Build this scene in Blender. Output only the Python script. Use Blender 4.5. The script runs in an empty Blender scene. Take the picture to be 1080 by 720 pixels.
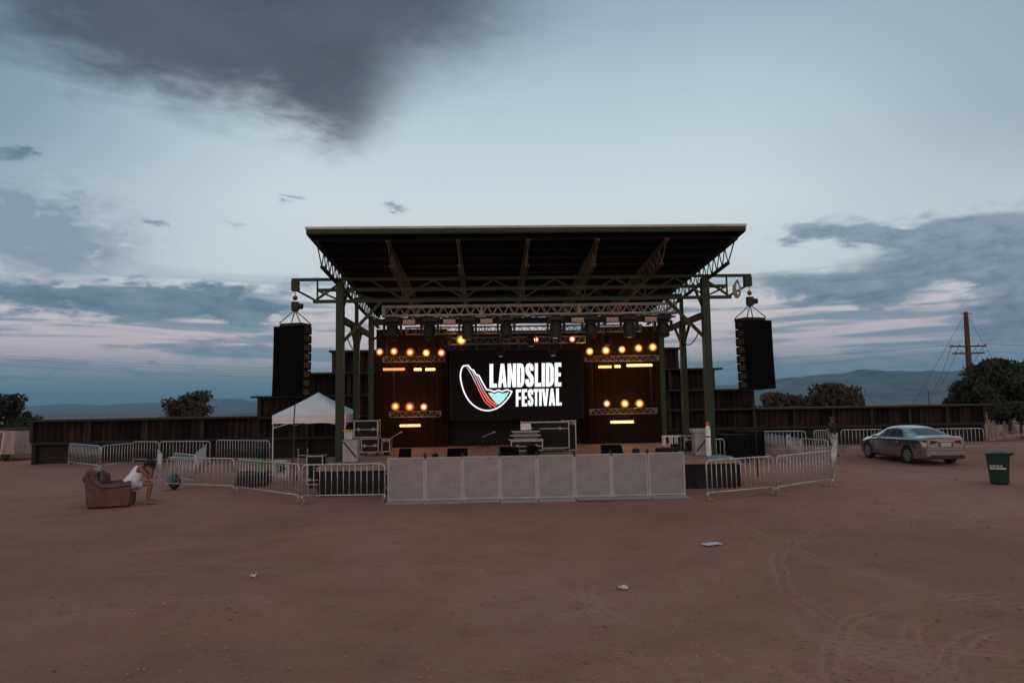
import bpy, math, random
import numpy as np
from mathutils import Vector, Matrix
R = math.radians
rnd = random.Random(7)
scn = bpy.context.scene
COL = scn.collection
PI = math.pi

# ------------------------------------------------------------------ camera
CAMH, FPX, HOR, ROLL = 2.75, 720.0, 421.5, R(0.95)
PITCH = math.atan((HOR - 360) / FPX)
cf = Vector((0, math.cos(PITCH), math.sin(PITCH)))
r0 = Vector((1, 0, 0)); u0 = Vector((0, -math.sin(PITCH), math.cos(PITCH)))
cu = u0 * math.cos(ROLL) + r0 * math.sin(ROLL)
cr = r0 * math.cos(ROLL) - u0 * math.sin(ROLL)
CP = Vector((0, 0, CAMH))
cam = bpy.data.cameras.new('camera'); cam.lens = 24; cam.sensor_width = 36
cam.clip_start = 0.1; cam.clip_end = 60000
co = bpy.data.objects.new('camera', cam); COL.objects.link(co)
m = Matrix.Identity(4)
for i in range(3):
    m[i][0] = cr[i]; m[i][1] = cu[i]; m[i][2] = -cf[i]; m[i][3] = CP[i]
co.matrix_world = m
scn.camera = co

def ray(px, py): return cf + cr * ((px - 540) / FPX) + cu * ((360 - py) / FPX)
def gp(px, py, z=0.0):
    d = ray(px, py); t = (z - CAMH) / d.z; return CP + d * t
def at(px, py, Y):
    d = ray(px, py); return CP + d * (Y / d.y)

# the stage's own frame: origin on the ground between the front posts
SO = Vector((0.44, 22.5, 0)); SRZ = math.atan(0.037)
sc_, ss_ = math.cos(SRZ), math.sin(SRZ)
def st(x, y, z=0.0): return Vector((SO.x + x * sc_ - y * ss_, SO.y + x * ss_ + y * sc_, z))
def slx(px, py, yl):
    d = ray(px, py)
    n = Vector((-ss_, sc_, 0)); t = ((SO + n * yl) - CP).dot(n) / d.dot(n)
    p = CP + d * t; q = p - SO
    return q.x * sc_ + q.y * ss_, p.z

# ------------------------------------------------------------------ node helpers
class NT:
    def __init__(s, tree): s.t = tree
    def node(s, ty, **k):
        n = s.t.nodes.new(ty)
        for a, b in k.items(): setattr(n, a, b)
        return n
    def put(s, sock, v):
        if isinstance(v, bpy.types.NodeSocket): s.t.links.new(v, sock)
        elif v is not None: sock.default_value = v
    def math(s, op, a, b=None, c=None, clamp=False):
        n = s.node('ShaderNodeMath', operation=op, use_clamp=clamp)
        for i, v in enumerate((a, b, c)):
            if v is not None: s.put(n.inputs[i], v)
        return n.outputs[0]
    def mix(s, f, a, b, mode='MIX'):
        n = s.node('ShaderNodeMix', data_type='RGBA', blend_type=mode)
        s.put(n.inputs[0], f); s.put(n.inputs[6], a); s.put(n.inputs[7], b)
        return n.outputs[2]
    def smooth(s, v, a, b):
        n = s.node('ShaderNodeMapRange', interpolation_type='SMOOTHSTEP')
        s.put(n.inputs[0], v); n.inputs[1].default_value = a; n.inputs[2].default_value = b
        return n.outputs[0]
    def comb(s, x, y, z=0.0):
        n = s.node('ShaderNodeCombineXYZ')
        for i, v in enumerate((x, y, z)): s.put(n.inputs[i], v)
        return n.outputs[0]
    def noise(s, vec, scale, detail=4, rough=.55, dist=0.0):
        n = s.node('ShaderNodeTexNoise'); s.put(n.inputs['Vector'], vec)
        n.inputs['Scale'].default_value = scale; n.inputs['Detail'].default_value = detail
        n.inputs['Roughness'].default_value = rough; n.inputs['Distortion'].default_value = dist
        return n.outputs[0]
    def ramp(s, v, stops):
        n = s.node('ShaderNodeValToRGB'); e = n.color_ramp.elements
        while len(e) < len(stops): e.new(0.5)
        for k, (p, c) in enumerate(stops): e[k].position = p; e[k].color = c
        s.put(n.inputs[0], v); return n.outputs[0]

def lin(c):
    c = c / 255
    return c / 12.92 if c <= .04045 else ((c + .055) / 1.055) ** 2.4
def S(r, g, b): return (lin(r), lin(g), lin(b), 1)

MATS = {}
def mat(name, col, rough=.6, metal=0.0, var=.25, scale=6.0, bump=0.0, bscale=40.0, dirt=None, stretch=None, spec=None):
    if name in MATS: return MATS[name]
    m = bpy.data.materials.new(name); m.use_nodes = True
    t = NT(m.node_tree); b = m.node_tree.nodes['Principled BSDF']
    tc = t.node('ShaderNodeTexCoord').outputs['Object']
    if stretch:
        mp = t.node('ShaderNodeMapping'); t.put(mp.inputs[0], tc); mp.inputs['Scale'].default_value = stretch; tc = mp.outputs[0]
    c = (*col, 1) if len(col) == 3 else col
    if var:
        n = t.noise(tc, scale, 5, .6)
        lo = tuple(x * (1 - var) for x in c[:3]) + (1,); hi = tuple(min(1, x * (1 + var)) for x in c[:3]) + (1,)
        o = t.ramp(n, [(.3, lo), (.7, hi)])
        if dirt:
            n2 = t.smooth(t.noise(tc, scale * .37, 6, .65), .5, .72)
            o = t.mix(n2, o, (*dirt, 1))
        t.put(b.inputs['Base Color'], o)
        t.put(b.inputs['Roughness'], t.math('ADD', t.math('MULTIPLY', n, .2), rough - .1))
    else:
        b.inputs['Base Color'].default_value = c; b.inputs['Roughness'].default_value = rough
    b.inputs['Metallic'].default_value = metal
    if spec is not None: b.inputs['Specular IOR Level'].default_value = spec
    if bump:
        bn = t.node('ShaderNodeBump'); bn.inputs['Strength'].default_value = bump; bn.inputs['Distance'].default_value = .02
        t.put(bn.inputs['Height'], t.noise(tc, bscale, 5, .6)); t.put(b.inputs['Normal'], bn.outputs[0])
    MATS[name] = m
    return m
def emat(name, col, strength, base=(.02, .02, .02)):
    if name in MATS: return MATS[name]
    m = bpy.data.materials.new(name); m.use_nodes = True
    b = m.node_tree.nodes['Principled BSDF']
    b.inputs['Base Color'].default_value = (*base, 1); b.inputs['Roughness'].default_value = .5
    b.inputs['Emission Color'].default_value = (*col[:3], 1); b.inputs['Emission Strength'].default_value = strength
    MATS[name] = m
    return m

# ------------------------------------------------------------------ mesh helpers
class MB:
    def __init__(s): s.v = []; s.f = []
    def add(s, vs, fs):
        n = len(s.v); s.v += [tuple(v) for v in vs]; s.f += [tuple(i + n for i in f) for f in fs]; return s
    def box(s, c, d, rz=0.0, M=None):
        x, y, z = (k / 2 for k in d); vs = []
        for a in (-1, 1):
            for b in (-1, 1):
                for e in (-1, 1): vs.append(Vector((a * x, b * y, e * z)))
        if M is None: M = Matrix.Rotation(rz, 3, 'Z')
        vs = [M @ v + Vector(c) for v in vs]
        return s.add(vs, [(0, 1, 3, 2), (4, 6, 7, 5), (0, 4, 5, 1), (2, 3, 7, 6), (0, 2, 6, 4), (1, 5, 7, 3)])
    def frame(s, p, q, up=(0, 0, 1)):
        d = (Vector(q) - Vector(p)).normalized(); u = Vector(up)
        if abs(d.dot(u)) > .98: u = Vector((0, 1, 0))
        a = d.cross(u).normalized(); b = a.cross(d).normalized(); return a, b
    def bar(s, p, q, w, h=None, up=(0, 0, 1)):
        h = h or w; a, b = s.frame(p, q, up); p, q = Vector(p), Vector(q); vs = []
        for o in (p, q):
            for i, j in ((-1, -1), (1, -1), (1, 1), (-1, 1)): vs.append(o + a * (i * w / 2) + b * (j * h / 2))
        return s.add(vs, [(3, 2, 1, 0), (4, 5, 6, 7), (0, 1, 5, 4), (1, 2, 6, 5), (2, 3, 7, 6), (3, 0, 4, 7)])
    def tube(s, p, q, r, n=8, r2=None): return s.path([p, q], [r, r if r2 is None else r2], n)
    def path(s, pts, r, n=8, caps=True):
        pts = [Vector(p) for p in pts]; k = len(pts)
        rr = r if isinstance(r, (list, tuple)) else [r] * k
        vs = []; prev = None
        for i, p in enumerate(pts):
            d = (pts[min(i + 1, k - 1)] - pts[max(i - 1, 0)]).normalized()
            if prev is None:
                u = Vector((0, 0, 1)) if abs(d.z) < .95 else Vector((0, 1, 0))
                a = d.cross(u).normalized()
            else:
                a = (prev - d * prev.dot(d))
                a = a.normalized() if a.length > 1e-6 else d.orthogonal().normalized()
            prev = a; b = d.cross(a)
            for j in range(n):
                t = 2 * PI * j / n; vs.append(p + (a * math.cos(t) + b * math.sin(t)) * rr[i])
        fs = []
        for i in range(k - 1):
            for j in range(n):
                j2 = (j + 1) % n; fs.append((i * n + j, i * n + j2, (i + 1) * n + j2, (i + 1) * n + j))
        if caps: fs.append(tuple(range(n))[::-1]); fs.append(tuple((k - 1) * n + j for j in range(n)))
        return s.add(vs, fs)
    def lathe(s, prof, n=16, c=(0, 0, 0), M=None):
        M = M or Matrix.Identity(3); c = Vector(c); vs = []
        for r, z in prof:
            for j in range(n):
                t = 2 * PI * j / n; vs.append(M @ Vector((r * math.cos(t), r * math.sin(t), z)) + c)
        fs = []; k = len(prof)
        for i in range(k - 1):
            for j in range(n):
                j2 = (j + 1) % n; fs.append((i * n + j, i * n + j2, (i + 1) * n + j2, (i + 1) * n + j))
        fs.append(tuple(range(n))[::-1]); fs.append(tuple((k - 1) * n + j for j in range(n)))
        return s.add(vs, fs)
    def prism(s, poly, f0, f1):
        """poly: list of 2-D points; f0/f1 map them to the two 3-D faces"""
        n = len(poly); vs = [Vector(f0(*p)) for p in poly] + [Vector(f1(*p)) for p in poly]
        fs = [tuple(range(n))[::-1], tuple(range(n, 2 * n))]
        for i in range(n):
            j = (i + 1) % n; fs.append((i, j, n + j, n + i))
        return s.add(vs, fs)
    def ball(s, c, r, n=10, k=6, sc=(1, 1, 1)):
        prof = [(math.sin(PI * i / k), -math.cos(PI * i / k)) for i in range(k + 1)]
        prof = [(max(a, .002), b) for a, b in prof]
        return s.lathe([(a * r, b * r) for a, b in prof], n, c, Matrix.Diagonal(sc))
    def build(s, name, material, parent=None, smooth=False, bevel=0.0, loc=None, rz=0.0, sub=0):
        me = bpy.data.meshes.new(name); me.from_pydata(s.v, [], s.f); me.update()
        if material: me.materials.append(material)
        if smooth:
            for p in me.polygons: p.use_smooth = True
            if smooth == 'auto':
                me.set_sharp_from_angle(angle=R(40))
        o = bpy.data.objects.new(name, me); COL.objects.link(o)
        if parent: o.parent = parent
        if loc is not None: o.location = loc
        if rz: o.rotation_euler.z = rz
        if bevel:
            bm_ = o.modifiers.new('bevel', 'BEVEL'); bm_.width = bevel; bm_.segments = 2; bm_.limit_method = 'ANGLE'
        if sub:
            sm = o.modifiers.new('sub', 'SUBSURF'); sm.levels = sub; sm.render_levels = sub
        return o

def tag(o, label=None, cat=None, group=None, kind=None):
    if label: o['label'] = label
    if cat: o['category'] = cat
    if group: o['group'] = group
    if kind: o['kind'] = kind
    return o
def thing(name, label, cat, loc=(0, 0, 0), rz=0.0, group=None):
    o = bpy.data.objects.new(name, None); COL.objects.link(o)
    o.empty_display_size = .2
    o.location = loc; o.rotation_euler = (0, 0, rz)
    return tag(o, label, cat, group)
KIDS = {}
def kids(o): return [c for c in bpy.data.objects if c.parent == o]
def copy_tree(o, loc=None, rz=None, label=None, parent=None):
    c = o.copy(); COL.objects.link(c)
    if parent: c.parent = parent
    if loc is not None: c.location = loc
    if rz is not None: c.rotation_euler.z = rz
    if label: c['label'] = label
    for k in kids(o): copy_tree(k, parent=c)
    return c

# ------------------------------------------------------------------ materials
M_green = mat('green_painted_steel', (.020, .038, .023), .55, .0, .3, 3, dirt=(.032, .030, .018), spec=.3)
M_dkgreen = mat('dark_green_steel', (.012, .017, .014), .6, 0, .3, 3)
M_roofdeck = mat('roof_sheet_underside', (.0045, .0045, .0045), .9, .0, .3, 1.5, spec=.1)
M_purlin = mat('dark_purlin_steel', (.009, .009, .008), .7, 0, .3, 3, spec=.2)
M_lit_joist = mat('lamplit_joist_steel', (.10, .085, .062), .6, 0, .3, 3, dirt=(.13, .08, .05))  # paler, warmer tone stands in for lamp light on the inner joists
M_roofwhite = mat('pale_roof_edge', (.50, .47, .43), .5, 0, .15, 2, dirt=(.3, .26, .2))
M_rust = None
M_alu = mat('aluminium_truss', (.62, .60, .58), .4, .25, .2, 8)
M_galv = mat('galvanised_steel', (.50, .51, .52), .45, .55, .25, 9, dirt=(.30, .27, .25))
M_black = mat('black_metal', (.007, .007, .0075), .6, .0, .3, 12)
M_blackcloth = mat('black_cloth', (.012, .012, .012), .95, 0, .3, 10)
M_case = mat('black_case_board', (.010, .010, .011), .65, 0, .35, 14, dirt=(.022, .02, .018), spec=.2)
M_edge = mat('case_edge_aluminium', (.42, .41, .40), .4, .6, .2, 10)
M_rubber = mat('black_rubber', (.015, .015, .015), .8, 0, .2, 10)
M_white = mat('white_paint', (.72, .72, .71), .5, 0, .1, 5, dirt=(.45, .40, .36))
M_tent = mat('white_tent_fabric', (.78, .79, .82), .8, 0, .08, 2, bump=.25, bscale=3)
M_deck = mat('stage_plywood', (.30, .20, .15), .65, 0, .25, 2.2, dirt=(.16, .11, .085))
M_leather = mat('brown_leather', (.085, .040, .028), .42, 0, .4, 5, bump=.5, bscale=12, dirt=(.135, .075, .055))
M_skin = mat('skin', (.20, .092, .056), .55, 0, .12, 8)
M_hair = mat('dark_hair', (.012, .009, .008), .6, 0, .3, 40, bump=.6, bscale=60)
M_cloth_white = mat('white_cotton', (.72, .74, .78), .9, 0, .08, 6, bump=.3, bscale=12)
M_cloth_grey = mat('pale_grey_shorts', (.42, .43, .45), .9, 0, .12, 6, bump=.3, bscale=12)
M_cloth_black = mat('black_cotton', (.014, .014, .016), .9, 0, .2, 6)
M_bin = mat('dark_green_plastic', (.006, .030, .020), .55, 0, .25, 4, spec=.3)
M_bark = mat('bark', (.075, .055, .042), .9, 0, .4, 6, bump=.6, bscale=20)
M_wood = mat('weathered_pole', (.075, .043, .03), .85, 0, .35, 3, stretch=(4, 4, .4), bump=.4, bscale=12)
M_cable = mat('black_cable', (.012, .012, .012), .6, 0, 0)
M_glassdark = mat('dark_lens_glass', (.02, .02, .025), .12, 0, 0)

def drape_mat():
    m = mat('brown_drape', (.013, .0065, .0042), .95, 0, .25, 1.2, stretch=(2, 2, .5), spec=.1)
    return m

# ------------------------------------------------------------------ world
def build_world():
    w = bpy.data.worlds.new('World'); scn.world = w; w.use_nodes = True
    t = NT(w.node_tree); bg = w.node_tree.nodes['Background']
    g = t.node('ShaderNodeTexCoord').outputs['Generated']
    sp = t.node('ShaderNodeSeparateXYZ'); t.put(sp.inputs[0], g)
    x, y, z = sp.outputs
    az = t.math('MULTIPLY', t.math('ARCTAN2', x, y), 180 / PI)
    el = t.math('MULTIPLY', t.math('ARCSINE', z), 180 / PI)
    # wind-stretched noises on the dome
    nv = t.comb(t.math('MULTIPLY', az, .06), t.math('MULTIPLY', el, .13), 0.0)
    na = t.noise(nv, 1.0, 7, .58, .4)
    nv2 = t.comb(t.math('MULTIPLY', az, .22), t.math('MULTIPLY', el, .62), 3.0)
    nb = t.noise(nv2, 1.0, 6, .6, .3)
    nv3 = t.comb(t.math('MULTIPLY', az, .075), t.math('MULTIPLY', el, .95), 7.0)
    nc = t.noise(nv3, 1.0, 6, .55, .5)
    nd = t.noise(t.comb(t.math('MULTIPLY', az, .62), t.math('MULTIPLY', el, 1.35), 11.0), 1.0, 7, .62, .35)
    azw = t.math('ADD', az, t.math('MULTIPLY', t.math('SUBTRACT', nb, .5), 5.0))
    elw = t.math('ADD', el, t.math('MULTIPLY', t.math('SUBTRACT', nb, .5), 4.2))
    def aedeg(px, py):
        d = ray(px, py).normalized(); return math.degrees(math.atan2(d.x, d.y)), math.degrees(math.asin(d.z))
    def blob(px, py, rx, ry, wgt, a=azw, e=elw):
        a0, e0 = aedeg(px, py); a1, _ = aedeg(px + rx, py); _, e1 = aedeg(px, py - ry)
        sa, se = abs(a1 - a0), abs(e1 - e0)
        u = t.math('POWER', t.math('ABSOLUTE', t.math('DIVIDE', t.math('SUBTRACT', a, a0), sa)), 2.0)
        v = t.math('POWER', t.math('ABSOLUTE', t.math('DIVIDE', t.math('SUBTRACT', e, e0), se)), 2.0)
        q = t.math('EXPONENT', t.math('MULTIPLY', t.math('ADD', u, v), -1.0))
        return t.math('MULTIPLY', q, wgt)
    def blobs(L, a=azw, e=elw):
        o = None
        for b in L:
            q = blob(*b, a, e); o = q if o is None else t.math('ADD', o, q)
        return o
    eln = t.math('DIVIDE', t.math('ADD', el, 10.0), 100.0)
    def E(d): return (d + 10) / 100
    base = t.ramp(eln, [(E(-10), S(70, 62, 62)), (E(-.5), S(92, 116, 126)), (E(0.8), S(100, 132, 143)), (E(2.2), S(126, 147, 157)), (E(4.2), S(190, 180, 187)),
                        (E(6.5), S(202, 194, 199)), (E(10), S(200, 211, 216)), (E(16), S(203, 214, 219)), (E(22), S(186, 204, 211)),
                        (E(30), S(152, 174, 187)), (E(45), S(108, 142, 162)), (E(90), S(84, 108, 130))])
    # the open sky itself: a dusk Nishita sky, toned towards the overcast dusk gradient above
    ns = t.node('ShaderNodeTexSky', sky_type='NISHITA'); ns.sun_disc = False
    ns.sun_elevation = R(3); ns.sun_rotation = R(200); ns.air_density = 1.2; ns.dust_density = 2.0
    nsk = t.mix(1.0, ns.outputs[0], (.10, .10, .10, 1), 'MULTIPLY')
    col = t.mix(.08, base, nsk)
    # darker towards the far left and right of the clear belt
    side = t.smooth(t.math('ABSOLUTE', az), 16.0, 44.0)
    high = t.smooth(el, 7.0, 20.0)
    col = t.mix(t.math('MULTIPLY', t.math('MULTIPLY', side, high), .8), col, t.mix(t.smooth(az, -20.0, 20.0), S(84, 124, 146), S(134, 153, 165)))
    # horizon streaks
    lowband = t.math('MULTIPLY', t.smooth(el, 1.5, 3.5), t.math('SUBTRACT', 1.0, t.smooth(el, 7.0, 11.5)))
    stk = t.math('MULTIPLY', t.smooth(nc, .47, .60), lowband)
    col = t.mix(t.math('MULTIPLY', stk, .8), col, S(104, 130, 145))
    # soft lilac patch low left
    lil = t.math('MULTIPLY', blobs([(15, 245, 100, 48, 1.2), (80, 262, 70, 22, .7), (60, 210, 80, 22, .5)]), t.smooth(t.math('ADD', t.math('MULTIPLY', na, .6), t.math('MULTIPLY', nd, .4)), .36, .56), clamp=True)
    col = t.mix(t.math('MULTIPLY', lil, .85), col, S(124, 140, 156))
    # long teal bank on the left
    bB = blobs([(60, 314, 135, 21, 1.1), (200, 318, 90, 21, 1.1), (270, 330, 45, 14, .7), (10, 162, 36, 11, .9), (235, 370, 75, 14, .65), (150, 388, 60, 6, .8), (20, 397, 55, 6, .9),
                (330, 300, 60, 8, .6), (310, 207, 24, 7, .75), (416, 218, 26, 7, .8), (162, 236, 26, 9, .7), (245, 234, 26, 6, .6), (800, 203, 24, 5, .4), (980, 206, 20, 4, .4)])
    dB = t.smooth(t.math('ADD', bB, t.math('MULTIPLY', t.math('SUBTRACT', nd, .5), 1.3)), .34, .95)
    colB = t.mix(t.smooth(nb, .35, .65), S(84, 113, 131), S(110, 134, 149))
    col = t.mix(t.math('MULTIPLY', dB, .92), col, colB)
    # bank on the right
    bC = blobs([(1000, 275, 125, 40, 1.1), (1110, 290, 90, 60, 1.1), (858, 243, 50, 13, 1.0), (930, 246, 60, 12, .8), (1050, 240, 110, 18, .95), (875, 306, 95, 17, .85), (1060, 335, 90, 26, .9), (935, 318, 40, 14, .5), (815, 300, 50, 14, .6),
                (960, 384, 230, 17, 1.0), (720, 388, 120, 15, .8), (1003, 318, 38, 11, -.75), (850, 345, 60, 16, -.7), (955, 352, 50, 7, -.5), (925, 300, 26, 9, -.35), (905, 262, 30, 8, -.3)])
    dC = t.smooth(t.math('ADD', bC, t.math('ADD', t.math('MULTIPLY', t.math('SUBTRACT', nb, .5), .9), t.math('MULTIPLY', t.math('SUBTRACT', nd, .5), .95))), .20, 1.12)
    colC = t.mix(t.smooth(t.math('ADD', t.math('MULTIPLY', na, .5), t.math('MULTIPLY', nd, .5)), .38, .62), S(90, 114, 130), S(128, 144, 159))
    col = t.mix(t.math('MULTIPLY', dC, .88), col, colC)
    # great dark cloud, upper left
    bA = blobs([(250, -70, 300, 130, 1.25), (345, 92, 80, 55, .70), (368, 140, 34, 34, .40), (440, 20, 120, 80, .36), (90, 10, 200, 60, .55), (230, 70, 150, 60, .40), (110, 75, 150, 50, .30), (470, -10, 110, 60, .10)])
    dA = t.smooth(t.math('ADD', bA, t.math('ADD', t.math('MULTIPLY', t.math('SUBTRACT', na, .5), .42), t.math('ADD', t.math('MULTIPLY', t.math('SUBTRACT', nb, .5), .22), t.math('MULTIPLY', t.math('SUBTRACT', nd, .5), .16)))), .10, 1.28)
    colA = t.mix(t.smooth(na, .3, .7), S(61, 66, 76), S(80, 84, 96))
    col = t.mix(t.math('MULTIPLY', dA, .95), col, colA)
    # the afterglow of the sun that has set behind the camera
    wg = t.math('MULTIPLY', t.smooth(t.math('MULTIPLY', y, -1.0), .05, .9), t.math('SUBTRACT', 1.0, t.smooth(el, 8.0, 55.0)))
    col = t.mix(t.math('MULTIPLY', wg, .92), col, (1.20, .84, .66, 1))
    t.put(bg.inputs['Color'], col); bg.inputs['Strength'].default_value = WORLD_STRENGTH
WORLD_STRENGTH = 1.15
build_world()
sl = bpy.data.lights.new('sun', 'SUN'); sl.energy = .10; sl.angle = R(50); sl.color = (1.0, .86, .78)
so = bpy.data.objects.new('sun', sl); COL.objects.link(so)
# low in the sky behind the camera, a little to the left
el_, az_ = R(10), R(200)
sd = Vector((math.sin(az_) * math.cos(el_), math.cos(az_) * math.cos(el_), math.sin(el_)))
so.rotation_euler = (-sd).to_track_quat('-Z', 'Y').to_euler()

def lamp(p, col, energy, radius=.06):
    l = bpy.data.lights.new('lamp_and_fill_light', 'POINT'); l.energy = energy; l.color = col; l.shadow_soft_size = radius
    o = bpy.data.objects.new('lamp_and_fill_light', l); COL.objects.link(o); o.location = p
    return o

# ------------------------------------------------------------------ ground
def ground_mat():
    m = bpy.data.materials.new('red_dirt'); m.use_nodes = True
    t = NT(m.node_tree); b = m.node_tree.nodes['Principled BSDF']
    tc = t.node('ShaderNodeTexCoord').outputs['Object']
    sp = t.node('ShaderNodeSeparateXYZ'); t.put(sp.inputs[0], tc); X, Y = sp.outputs[0], sp.outputs[1]
    nl = t.noise(tc, .13, 5, .6, .6); nm = t.noise(tc, 1.1, 6, .6); nf = t.noise(tc, 14, 5, .65); nff = t.noise(tc, 70, 3, .6)
    wv = t.noise(tc, .5, 3, .5)
    c = t.ramp(nl, [(.32, (.325, .158, .114, 1)), (.52, (.420, .212, .155, 1)), (.7, (.490, .262, .205, 1))])
    c = t.mix(t.math('MULTIPLY', t.smooth(nm, .45, .75), .5), c, (.30, .135, .10, 1))
    c = t.mix(t.math('MULTIPLY', t.smooth(nf, .5, .75), .35), c, (.50, .26, .20, 1))
    c = t.mix(t.math('MULTIPLY', t.smooth(nff, .54, .68), .6), c, (.15, .068, .056, 1))
    # tyre tracks: arcs driven into the dirt
    trk = None
    arcs = [(-9.5, 3.5, 12.2), (-9.5, 3.5, 13.75), (10.5, 9.0, 8.2), (10.5, 9.0, 6.7), (-6, -14, 24.0), (-6, -14, 25.5), (26, -2, 17.5), (26, -2, 19.0), (26.5, -1.2, 21.0), (14.5, 11, 7.2), (14.5, 11, 6.2), (7, 5.5, 3.0), (7, 5.5, 4.2), (6.5, 7, 2.2),
            (2.0, 46, 33.0), (2.0, 46, 34.6), (-30, 60, 52.0), (-30, 60, 53.5), (14, 14, 9.2), (14, 14, 7.7), (16, 4, 9.6), (5.5, 10.2, 3.2), (5.5, 10.2, 4.5)]
    for cx, cy, r in arcs:
        d = t.math('SQRT', t.math('ADD', t.math('POWER', t.math('SUBTRACT', X, cx), 2.0), t.math('POWER', t.math('SUBTRACT', Y, cy), 2.0)))
        d = t.math('ABSOLUTE', t.math('SUBTRACT', t.math('ADD', d, t.math('MULTIPLY', t.math('SUBTRACT', wv, .5), .7)), r))
        k = t.math('SUBTRACT', 1.0, t.smooth(t.math('ABSOLUTE', t.math('SUBTRACT', d, .085)), .012, .06))
        trk = k if trk is None else t.math('MAXIMUM', trk, k)
    trk = t.math('MULTIPLY', trk, t.math('MULTIPLY', t.smooth(t.noise(tc, .3, 4, .6), .44, .62), t.smooth(nf, .2, .6)))
    c = t.mix(t.math('MULTIPLY', trk, .30), c, (.54, .31, .245, 1))
    # the plain far below: dry scrub and pale soil
    dist = t.math('SQRT', t.math('ADD', t.math('POWER', X, 2.0), t.math('POWER', Y, 2.0)))
    far = t.smooth(dist, 90.0, 300.0)
    nfar = t.noise(t.comb(t.math('MULTIPLY', X, .0016), t.math('MULTIPLY', Y, .0007), 0.0), 1.0, 6, .6)
    cfar = t.ramp(nfar, [(.35, (.07, .065, .055, 1)), (.5, (.19, .125, .105, 1)), (.65, (.28, .18, .15, 1))])
    c = t.mix(far, c, cfar)
    t.put(b.inputs['Base Color'], c); b.inputs['Roughness'].default_value = .95
    b.inputs['Specular IOR Level'].default_value = .15
    h = t.math('ADD', t.math('MULTIPLY', nf, .45), t.math('ADD', t.math('MULTIPLY', t.noise(tc, 4.2, 5, .62), .8), t.math('MULTIPLY', nff, .22)))
    vo = t.node('ShaderNodeTexVoronoi', feature='SMOOTH_F1'); vo.inputs['Scale'].default_value = 2.6; t.put(vo.inputs['Vector'], t.mix(.25, tc, t.node('ShaderNodeTexNoise').outputs['Color']))
    dent = t.math('MULTIPLY', t.math('SUBTRACT', 1.0, t.smooth(vo.outputs['Distance'], .08, .26)), t.smooth(nl, .45, .6))
    h = t.math('SUBTRACT', h, t.math('MULTIPLY', dent, .5))
    h = t.math('SUBTRACT', h, t.math('MULTIPLY', trk, .25))
    bn = t.node('ShaderNodeBump'); bn.inputs['Strength'].default_value = .9; bn.inputs['Distance'].default_value = .075
    t.put(bn.inputs['Height'], h); t.put(b.inputs['Normal'], bn.outputs[0])
    return m

def vnoise(x, y, seed=0):
    """cheap smooth value noise on numpy arrays"""
    def h(i, j):
        k = (i * 374761393 + j * 668265263 + seed * 974711) & 0xffffffff
        k = ((k ^ (k >> 13)) * 1274126177) & 0xffffffff
        return (k ^ (k >> 16)) / 4294967296.0
    xi = np.floor(x).astype(np.int64); yi = np.floor(y).astype(np.int64)
    fx = x - xi; fy = y - yi; fx = fx * fx * (3 - 2 * fx); fy = fy * fy * (3 - 2 * fy)
    a = h(xi, yi) * (1 - fx) + h(xi + 1, yi) * fx; b = h(xi, yi + 1) * (1 - fx) + h(xi + 1, yi + 1) * fx
    return a * (1 - fy) + b * fy
def fbm(x, y, o=4, seed=0):
    s = 0; a = .5
    for i in range(o): s = s + a * vnoise(x * 2 ** i, y * 2 ** i, seed + i); a *= .5
    return s

def grow(a, b, s0, f):
    o = [a]; s = s0
    while o[-1] < b: o.append(o[-1] + s); s *= f
    o[-1] = b; return o
PLAIN = -42.0
def build_ground():
    xp = grow(40, 12000, .6, 1.22)[1:]; xs = [-v for v in xp[::-1]] + list(np.arange(-40, 40.01, .35)) + xp
    ys = [-v for v in grow(6, 1500, 1, 1.35)[1:][::-1]] + list(np.arange(-6, 44.01, .3)) + grow(44, 12000, .6, 1.2)[1:]
    X, Y = np.meshgrid(np.array(xs), np.array(ys))
    near = np.clip(1 - np.hypot(X, Y - 18) / 80, 0, 1)
    Z = (fbm(X * .5, Y * .5, 4, 3) - .47) * .06 * np.clip(near * 2, 0, 1)
    D = np.hypot(X, np.maximum(Y, 0))
    s = np.clip((D - 75) / 700, 0, 1); s = s * s * (3 - 2 * s)
    Z = Z + PLAIN * s
    nx, ny = len(xs), len(ys)
    V = np.stack([X, Y, Z], -1).reshape(-1, 3)
    F = [(j * nx + i, j * nx + i + 1, (j + 1) * nx + i + 1, (j + 1) * nx + i) for j in range(ny - 1) for i in range(nx - 1)]
    me = bpy.data.meshes.new('ground'); me.from_pydata(V.tolist(), [], F)
    for p in me.polygons: p.use_smooth = True
    me.materials.append(ground_mat())
    o = bpy.data.objects.new('ground', me); COL.objects.link(o); tag(o, kind='structure')
build_ground()

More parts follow.
